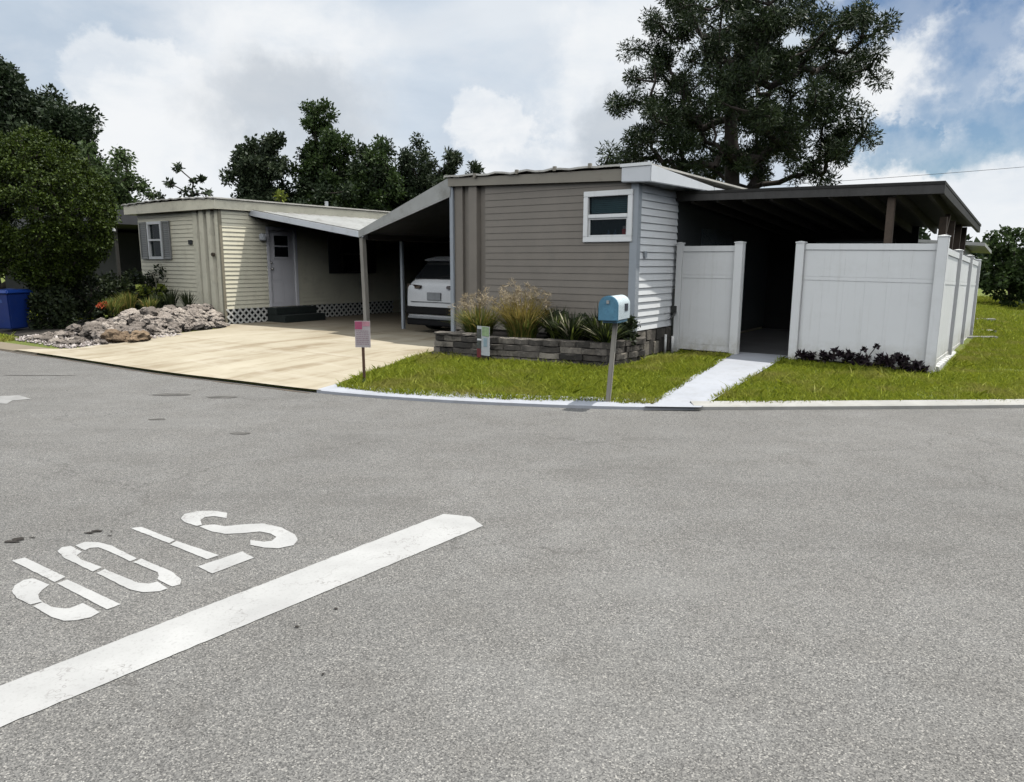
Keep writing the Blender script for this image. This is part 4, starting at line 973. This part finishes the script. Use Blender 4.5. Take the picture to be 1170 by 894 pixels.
for q_ in ((.16,-.04,.35),(.0,0,.3)): V, F = leaves(np.array([q_]), np.full((1,1), .035), 22, .03, .05, seed=3); np_mesh('leaf_tuft', V, F, Ml_pur, tw)

# ------------------------------------------------------------------ blue bin and pale board behind
X, Y = -11.0, 15.75; bn = thing('recycling_bin', 'blue wheeled recycling bin beside the round clipped tree', 'bin', (X, Y, gh(X, Y)), ROT+.45)
m = MB(); m.hexa([(-.22,-.23,.05),(.22,-.23,.05),(.22,.23,.05),(-.22,.23,.05),(-.29,-.32,.82),(.29,-.32,.82),(.29,.32,.82),(-.29,.32,.82)]); m.build('body', M_bin, bn, bevel=.025)
m = MB(); m.hexa([(-.33,-.37,.82),(.33,-.37,.82),(.33,.35,.82),(-.33,.35,.82),(-.27,-.30,.89),(.27,-.30,.89),(.27,.30,.90),(-.27,.30,.90)]); m.build('lid', M_binlid, bn, bevel=.02)
m = MB(); m.tube([(-.28,.37,.84),(.28,.37,.84)], .02); m.build('handle_bar', M_bin, bn)
m = MB(); m.hexa([(-.12,-.300,.62),(.12,-.300,.62),(.12,-.29,.62),(-.12,-.29,.62),(-.12,-.310,.69),(.12,-.310,.69),(.12,-.30,.69),(-.12,-.30,.69)]); m.build('recess_mark', M('pale_blue_mark', (.05,.10,.30), .5, .2, 10), bn)
for sx in (-1, 1): MB().tube([(sx*.25,.27,.12),(sx*.31,.27,.12)], .12, 18).build('wheel', M_rubber, bn)
X, Y = -10.75, 16.5; pb = thing('garden_board', 'narrow white board standing behind the blue bin', 'board', (X, Y, gh(X, Y)), ROT+.3)
m = MB(); m.hexa([(-.10,0,0),(.10,0,0),(.10,.05,0),(-.10,.05,0),(-.14,.1,.80),(.02,.1,.80),(.02,.15,.80),(-.14,.15,.80)]); m.build('panel', M_pvc, pb); MB().box(-.02,.0,.16,.18,.0,.92).build('stake', M_steel, pb)

# ------------------------------------------------------------------ neighbour homes glimpsed behind
nb = thing('mobile_home', 'dark shaded neighbouring home with carport glimpsed left of the yellow house', 'house', W(-24.5,3.0,HZ), ROT)
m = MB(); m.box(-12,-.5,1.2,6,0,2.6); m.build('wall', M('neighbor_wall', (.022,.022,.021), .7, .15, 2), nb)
m = MB(); m.hexa([(-12.3,-.6,2.75),(3.3,-.6,2.75),(3.3,6.3,2.75),(-12.3,6.3,2.75),(-12.3,-.3,3.25),(3.2,-.3,3.25),(3.2,6,3.4),(-12.3,6,3.4)]); m.build('roof', M('neighbor_roof', (.022,.023,.026), .8, .2, 2), nb)
m = MB(); m.box(-.6,3.35,-.66,-.605,2.50,2.60); m.build('gutter', M_pvc, nb)
for x in (-.3, 3.1): MB().bar((x,-.5,0),(x,-.5,2.75), .09).build('post', M_dark, nb)
m = MB(); m.box(-.4,3.2,3.5,3.6,0,1.75); m.build('carport_screen', M_blackwall, nb)
rb_ = thing('garden_shed', 'small white shed with grey lean-to roof behind the vinyl fence', 'shed', W(2.75,9.2,HZ-.1), ROT)
m = MB(); m.box(-.9,.9,0,2.2,0,1.95); m.build('wall', M_white, rb_); m = MB(); m.hexa([(-1.1,-.45,2.15),(1.3,-.45,1.98),(1.3,2.6,1.85),(-1.1,2.6,2.05),(-1.1,-.45,2.22),(1.3,-.45,2.05),(1.3,2.6,1.92),(-1.1,2.6,2.12)]); m.build('roof', M_roofmetal, rb_)
for x in (-.6, .1, .7): MB().box(x, x+.1, -.02, 0, 0, 1.95).build('batten', M_greytrim, rb_)
# pale slabs in the back yard
for i, (px_, py_, sx, sy, lb) in enumerate(((1118,363.5,.40,.08,'long pale edging slab farthest back beside the fence'),(1124,375,.22,.12,'short broken pale slab in the grass beyond the fence'),(1117,384,.40,.07,'nearest pale edging slab at the fence end'))):
    X, Y, _ = unproj(px_, py_, 0.); m = MB(); m.box(-sx, sx, -sy, sy, -.05, .035); o = m.build('paving_slab', M_kerbc, None, bevel=.01); o.location = (X, Y, gh(X, Y)); o.rotation_euler = (0,0,ROT+.5+i*.1); tag(o, lb, 'slab', 'pale slabs in the back yard')
# wire
m = MB(); m.tube([(4+38*t, 44, 5.55+t*2.9-.9*4*t*(1-t)*.3) for t in np.linspace(0,1,24)], .012, 5, cap=False); tag(m.build('utility_wire', M_black), 'thin utility wire crossing the sky right of the pine', 'wire')

# ------------------------------------------------------------------ trees
Ml_pine = leafmat('pine_needles', (.008,.018,.007), (.038,.058,.018), .12, .5)
Ml_a = leafmat('oak_leaf_dark', (.010,.020,.009), (.036,.056,.022), .18); Ml_b = leafmat('mid_green_leaf', (.018,.036,.010), (.062,.10,.026), .25); Ml_c = leafmat('light_green_leaf', (.03,.055,.016), (.10,.145,.05), .3)
Ml_top = leafmat('clipped_leaf', (.010,.022,.003), (.070,.105,.010), .12); Ml_d = leafmat('grey_green_leaf', (.016,.028,.014), (.055,.075,.035), .2)
# round clipped tree at the left
bx0, by0 = -10.75, 16.6; bz0 = gh(bx0, by0)
q = np.random.default_rng(3); pts = []
while len(pts) < 1000:
    d = q.normal(size=3); d /= np.linalg.norm(d); z = d[2]; w_ = 1.55*(1-.16*max(0, z)**2-.12*max(0, -z))
    rr_ = np.array([w_, w_, 1.72 if z > 0 else 1.75])*(1+.09*mnoise.noise(Vector(d*2.6))+.05*mnoise.noise(Vector(d*6)))*(.80+.20*q.random()**.5)
    p = np.array([bx0, by0, bz0+2.55])+d*rr_
    if p[2] < bz0+(.62 if p[0] > bx0-.15 else 1.22)+.3*mnoise.noise(Vector(p)*1.5): continue
    pts.append(p)
tree('clipped_tree', 'dense round yellow green clipped tree at the left edge, shading the blue bin', (bx0, by0, bz0), pts, np.full(1000, .17), 120, .034, .058, Ml_top, .13, (bx0, by0, bz0+2.6), 5, shell=.2)
for i, (dx_, dy_, r_, lb) in enumerate(((.42,-.45,(.42,.35,.42),'low dark shrub hiding the foot of the round clipped tree'),(.5,1.0,(.9,.6,.62),'dark shrub in the shade right under the round clipped tree'),(-.55,2.0,(1.0,.6,.7),'dark shrub behind the trunk of the round clipped tree'),(1.35,1.9,(.7,.6,.65),'dark shrub between the clipped tree and the orange flowers'))):
    shrub('leafy_shrub', lb, bx0+dx_, by0+dy_, bz0, 34, r_, .2, 90, .05, .09, Ml_dk, 110+i, world=True)
ruled('tree_shade_patch', [(-14.6,-4.3),(-14.6,.4)], [(-9.9,-4.15),(-10.7,.4)], M('shade_dark_soil', (.022,.018,.014), .95, .4, 7, (.05,.04,.028), .5, .5, 30), -.006, 40, 40)  # near-black ground sheet paints in the shade around the clipped tree
# large dark tree behind on the left
c = np.vstack([blob(150, (-27.5,38,5.7), (6.6,4.5,4.7), 11, .42, lump=.5, gap=.42), blob(60, (-25.6,37,8.4), (3.6,3,2.6), 12, .42, lump=.5), blob(50, (-22.4,37,6.0), (2.0,2.5,3.2), 14, .42, lump=.5)])
tree('broadleaf_tree', 'huge dark broadleaf tree filling the left background', (-27.5,38,0), c, np.full(len(c), .85), 560, .11, .20, Ml_a, .45, (-27.2,38,8), 11, shell=.35)
c = blob(130, (-18.7,33.5,4.4), (2.0,2.1,2.4), 21, .5, lump=.4, gap=.6)
tree('broadleaf_tree', 'lighter loose-leaved tree between the clipped tree and the yellow house', (-18.3,33.5,0), c, np.full(len(c), .42), 170, .085, .17, Ml_c, .16, (-18.3,33.5,4.5), 21, shell=.2, droop=.5)
c = np.array([(-13.9,30,4.7),(-13.5,30,5.3),(-13.0,30.2,4.8),(-12.6,30,4.9),(-13.3,30,4.4),(-12.4,30,4.3),(-14.3,30,4.2),(-13.0,30,4.3)])
tree('sapling', 'thin sparse sapling rising above the yellow roof', (-13.2,30,0), c, np.array([.2,.22,.18,.16,.28,.3,.26,.3]), 60, .09, .18, Ml_d, .05, (-13.2,30,4.2), 22, shell=.2)
# row behind the carports
def bgtree(lb, x, y, h, rx, n, mt, seed, zc=.62, cr=.42, per=300, lw=.075, ll=.16, gap=.6, spikes=0, name='broadleaf_tree', extra=None):
    c = blob(int(n*1.4), (x, y, h*zc), (rx*1.08, rx*.85, h*(1-zc)*.95), seed, .5, lump=.6, gap=gap)
    if extra is not None: c = np.vstack([c, extra])
    tree(name, lb, (x, y, 0), c, np.full(len(c), cr), per, lw, ll, mt, .16, (x, y, h*.8), seed, 'trees behind the carports', shell=.25)
bgtree('leftmost dark blue-green tree behind the carports, with clumpy crown', -11.6, 34, 7.6, 1.35, 62, Ml_d, 31, .66, .42, 240, .09, .16, .25)
bgtree('tallest slender tree behind the carports, with a feathery top', -9.0, 34.5, 8.7, 1.15, 66, Ml_b, 32, .58, .40, 260, extra=np.array([(-9.1,34.5,8.3),(-9.3,34.5,7.9),(-8.7,34.5,7.8),(-9.4,34.5,8.5)]))
bgtree('mid green bushy tree in the middle of the row behind the carports', -6.9, 34, 7.3, 1.75, 90, Ml_b, 33, .55, .42, 260)
bgtree('dark tree low between the middle and right trees behind the carports', -4.9, 35, 6.6, 1.6, 80, Ml_a, 34, .55, .42, 260)
ex = np.array([(-4.6+i*.52+.2*math.sin(i*3), 34, 5.9+.55*math.sin(i*2.1)-.04*i) for i in range(7)]+[(-1.75,34,5.9),(-1.95,34,5.4),(-2.3,34,5.0)])
bgtree('spiky-topped dark green tree at the right end of the row behind the carports', -3.3, 34, 6.2, 1.6, 80, Ml_d, 35, .58, .32, 200, .06, .22, .3, extra=ex)
bgtree('low yellow-green shrub tree under the leftmost dark tree', -9.8, 31.5, 4.2, .75, 30, Ml_yel, 36, .6, .3, 110)
bgtree('broad low dark tree filling in behind the carport roofs', -7.4, 36.5, 7.3, 4.9, 360, Ml_a, 37, .52, .5, 260, gap=.8)
# big pine
pb_ = (8.35, 28., 0.); rp = np.random.default_rng(44); cs = []
def env(z):                                               # half width of the crown by height
    return np.interp(z, [4.2,4.8,5.6,6.6,7.6,8.8,9.6,10.4,11.0,11.5,11.8], [2.4,3.9,4.7,5.0,4.8,5.3,5.2,4.3,3.2,1.8,.5])
pads = []
while len(pads) < 74:
    z = rp.uniform(4.5, 11.5); e_ = env(z); a = rp.uniform(0, 2*np.pi); t = rp.random()**.40
    x, y = e_*t*math.cos(a), e_*.85*t*math.sin(a)
    if z < 5.8 and t > .55 and rp.random() < .55: continue
    if min([math.sqrt((x-p[0])**2+((y-p[1])*.6)**2+((z-p[2])*1.2)**2) for p in pads]+[9]) < .92: continue
    pads.append((x, y, z))
for x, y, z in pads:
    k = rp.integers(4, 7)
    for _ in range(k):
        d = rp.normal(size=3)*np.array([.50,.50,.26]); cs.append((pb_[0]+.90*x+d[0]+(.25 if z > 6 else -.1), pb_[1]+y+d[1], z+d[2]))
cs += [(3.55,28,5.05),(3.85,28,5.25),(4.2,28,5.4),(3.4,27.8,4.8),(4.6,28,5.2)]
cs = np.array(cs)
tree('pine_tree', 'tall broad dark pine towering behind the taupe home and patio', pb_, cs, rp.uniform(.35,.52,len(cs)), 340, .040, .17, Ml_pine, .36, (pb_[0]+.1, pb_[1], 10.5), 44, shell=.45, sag=.25, wob=.55,
     trunk_pts=[(8.3,28,-.1),(8.25,28,2),(8.3,28,4),(8.2,28,5.6),(8.05,28,7.2),(8.2,28,8.8),(8.4,28,10.5)])
# bushes in the right background
for i, (x, y, rx, h, mt, lb) in enumerate(((18.9,27.5,1.5,2.7,Ml_b,'sunlit green bush at the right edge beyond the fence'),(20.9,28.5,1.6,2.6,Ml_b,'bush just past the right edge bush'),(16.9,29.5,.9,2.1,Ml_a,'dark narrow bush directly behind the fence end'),(15.6,30.5,1.0,2.3,Ml_a,'dark bush behind the garden shed'),(23.5,31,2.0,3.2,Ml_c,'pale green bush farthest right'))):
    c = blob(70, (x, y, h*.5), (rx, rx*.8, h*.52), 90+i, .45, lump=.5); tree('bush', lb, (x, y, -.15), c, np.full(70, .30), 110, .09, .15, mt, .06, (x, y, h*.6), 90+i, 'bushes in the right background', cat='bush')
c = np.vstack([blob(260, (0,62,2.5), (46,3,2.6), 99, .5, lump=.3), blob(160, (-52,44,3), (20,5,4), 97, .5, lump=.4), blob(120, (52,48,1.0), (22,4,1.4), 96, .5, lump=.4)]); V, F = leaves(c, np.full((540,1), 1.5), 120, .35, .6, seed=99); tag(np_mesh('distant_treeline', V, F, Ml_a), kind='stuff', label='low distant line of dark trees', cat='trees')

# ------------------------------------------------------------------ sun, sky, clouds
SA, SB = .23, .25
sv = Vector((vx*SA+ux*SB, vy*SA+uy*SB, 1.)).normalized()
sd_ = bpy.data.lights.new('sun', 'SUN'); sd_.energy = 4.8; sd_.angle = R(.55); sd_.color = (1,.965,.90); so_ = bpy.data.objects.new('sun', sd_); C.objects.link(so_); so_.rotation_euler = sv.to_track_quat('Z', 'Y').to_euler(); so_.location = (0,0,30)
c = np.vstack([blob(150, (-18,-34,4.5), (26,4,5.5), 101, .5, lump=.3), blob(150, (22,-36,4.5), (26,4,5.5), 102, .5, lump=.3)])  # unseen woods added to block low sky and darken the carports
V, F = leaves(c, np.full((300,1), 1.9), 150, .5, .8, seed=98); tag(np_mesh('sky_blocking_woods', V, F, Ml_a), kind='stuff', label='added unseen woods behind the camera, blocking low sky', cat='trees')
w = bpy.data.worlds.new('World'); S.world = w; w.use_nodes = True; nt = w.node_tree; nt.nodes.clear(); g = N(nt)
out = g.n('ShaderNodeOutputWorld'); sky = g.n('ShaderNodeTexSky', sky_type='NISHITA'); sky.sun_disc = False; sky.sun_elevation = math.asin(sv.z); sky.sun_rotation = math.atan2(sv.x, sv.y); sky.air_density = 1.0; sky.dust_density = .1; sky.ozone_density = 4
bg1 = g.n('ShaderNodeBackground'); bg1.inputs[1].default_value = .085; g.l(sky.outputs[0], bg1.inputs[0])
dirv = g.co('Generated')
def cdir(px_, py_):
    x, y = px_-585, py_-447; a, b = x/FPX, -y/FPX; return Vector((a, math.cos(PITCH)+b*math.sin(PITCH), -math.sin(PITCH)+b*math.cos(PITCH))).normalized()
def centred(node): return g.vm('SUBTRACT', node.outputs['Color'], (.5,.5,.5)).outputs[0]
n1 = g.noise(dirv, 6, 7, .6); n2 = g.noise(dirv, 22, 6, .6)
def scale(v, k):
    x = g.vm('SCALE', v); x.inputs['Scale'].default_value = k; return x.outputs[0]
warp = g.vm('ADD', scale(centred(n1), .22), scale(centred(n2), .07)).outputs[0]
wd = g.vm('ADD', dirv, warp).outputs[0]
sq = g.n('ShaderNodeMapping'); sq.inputs['Scale'].default_value = (1,1,2.2); g.l(dirv, sq.inputs[0])
base_n = g.noise(sq.outputs[0], 2.6, 7, .52, .3)
fine = g.noise(sq.outputs[0], 7, 8, .6, .2)
ccol = g.ramp(base_n.outputs[0], [(.36, (.50,.59,.70)), (.50, (.61,.69,.785)), (.62, (.75,.805,.865))])
ccol = g.mix(g.rng(fine.outputs[0], .45, .7, 0, .55), ccol, (.74,.78,.83))
def blobmask(px_, py_, r0, r1, ax=(1,1,1)):
    c = cdir(px_, py_); d = g.vm('SUBTRACT', wd, tuple(c)).outputs[0]; d = g.vm('MULTIPLY', d, ax).outputs[0]; l = g.vm('LENGTH', d).outputs[1]; return g.rng(l, r0, r1, 1, 0, True)
for a in ((160,115,.070,.092,(1,1,1)),(205,180,.085,.11,(1,1,1)),(100,190,.06,.09,(1,1,1)),(330,60,.06,.17,(1,1,1.2)),(565,140,.045,.065,(1,1,1.2)),(600,200,.05,.08,(.8,1,1.2)),(690,110,.06,.13,(1,1,.8)),(1055,95,.06,.11,(1,1,1)),(1130,235,.10,.13,(.8,1,1.3)),(1160,35,.035,.055,(1,1,1.3)),(985,195,.05,.09,(1,1,1.4)),(1010,130,.04,.08,(1,1,1))):
    k = blobmask(*a); shade = g.rng(fine.outputs[0], .35, .62, .45, 1.)
    ccol = g.mix(g.math('MULTIPLY', k, g.math('MULTIPLY', shade, .95)), ccol, (.89,.91,.93))
for a in ((335,120,.03,.12,(.7,1,1.2)),(700,170,.03,.09,(1,1,1))):
    ccol = g.mix(g.math('MULTIPLY', blobmask(*a), .65), ccol, (.47,.52,.58))
sepd = g.n('ShaderNodeSeparateXYZ'); g.l(dirv, sepd.inputs[0])
rear_fill = g.math('MULTIPLY', g.rng(sepd.outputs[1], .15, -.3, 0, 1, True), g.math('MULTIPLY', g.rng(sepd.outputs[2], .25, .45, 0, 1, True), g.rng(sepd.outputs[2], .98, .85, 0, 1, True)))  # brighter band added to the unseen rear sky, filling the front faces
bg2 = g.n('ShaderNodeBackground'); g.l(g.math('MULTIPLY_ADD', rear_fill, 1.5, 1.02), bg2.inputs[1]); g.l(g.mix(g.math('MULTIPLY', rear_fill, .8), ccol, (.70,.695,.68)), bg2.inputs[0])
cov = None
for a in ((1005,25,.03,.07,(.7,1,1.5)),(1110,60,.03,.075,(1,1,1.0)),(1140,130,.045,.10,(.7,1,1.6)),(1050,150,.03,.07,(.6,1,2.0)),(1110,20,.02,.06,(.6,1,1.6))):
    k = blobmask(*a); cov = k if cov is None else g.math('MAXIMUM', cov, k)
cov = g.math('MULTIPLY', cov, g.rng(n2.outputs[0], .38, .60, 1, .75))
hi = g.rng(g.noise(dirv, 2.2, 6, .6).outputs[0], .56, .66)               # open blue patches elsewhere, high overhead
hi = g.math('MULTIPLY', hi, g.rng(sepd.outputs[2], .5, .7))
cov = g.math('MAXIMUM', cov, hi)
mx = g.n('ShaderNodeMixShader'); g.l(cov, mx.inputs[0]); g.l(bg2.outputs[0], mx.inputs[1]); g.l(bg1.outputs[0], mx.inputs[2]); g.l(mx.outputs[0], out.inputs[0])

vs_ = S.view_settings; vs_.view_transform = 'Standard'; vs_.look = 'None'; vs_.exposure = 0; vs_.gamma = 1
S.render.engine = 'CYCLES'; S.cycles.max_bounces = 6; S.cycles.diffuse_bounces = 0; S.cycles.transparent_max_bounces = 12
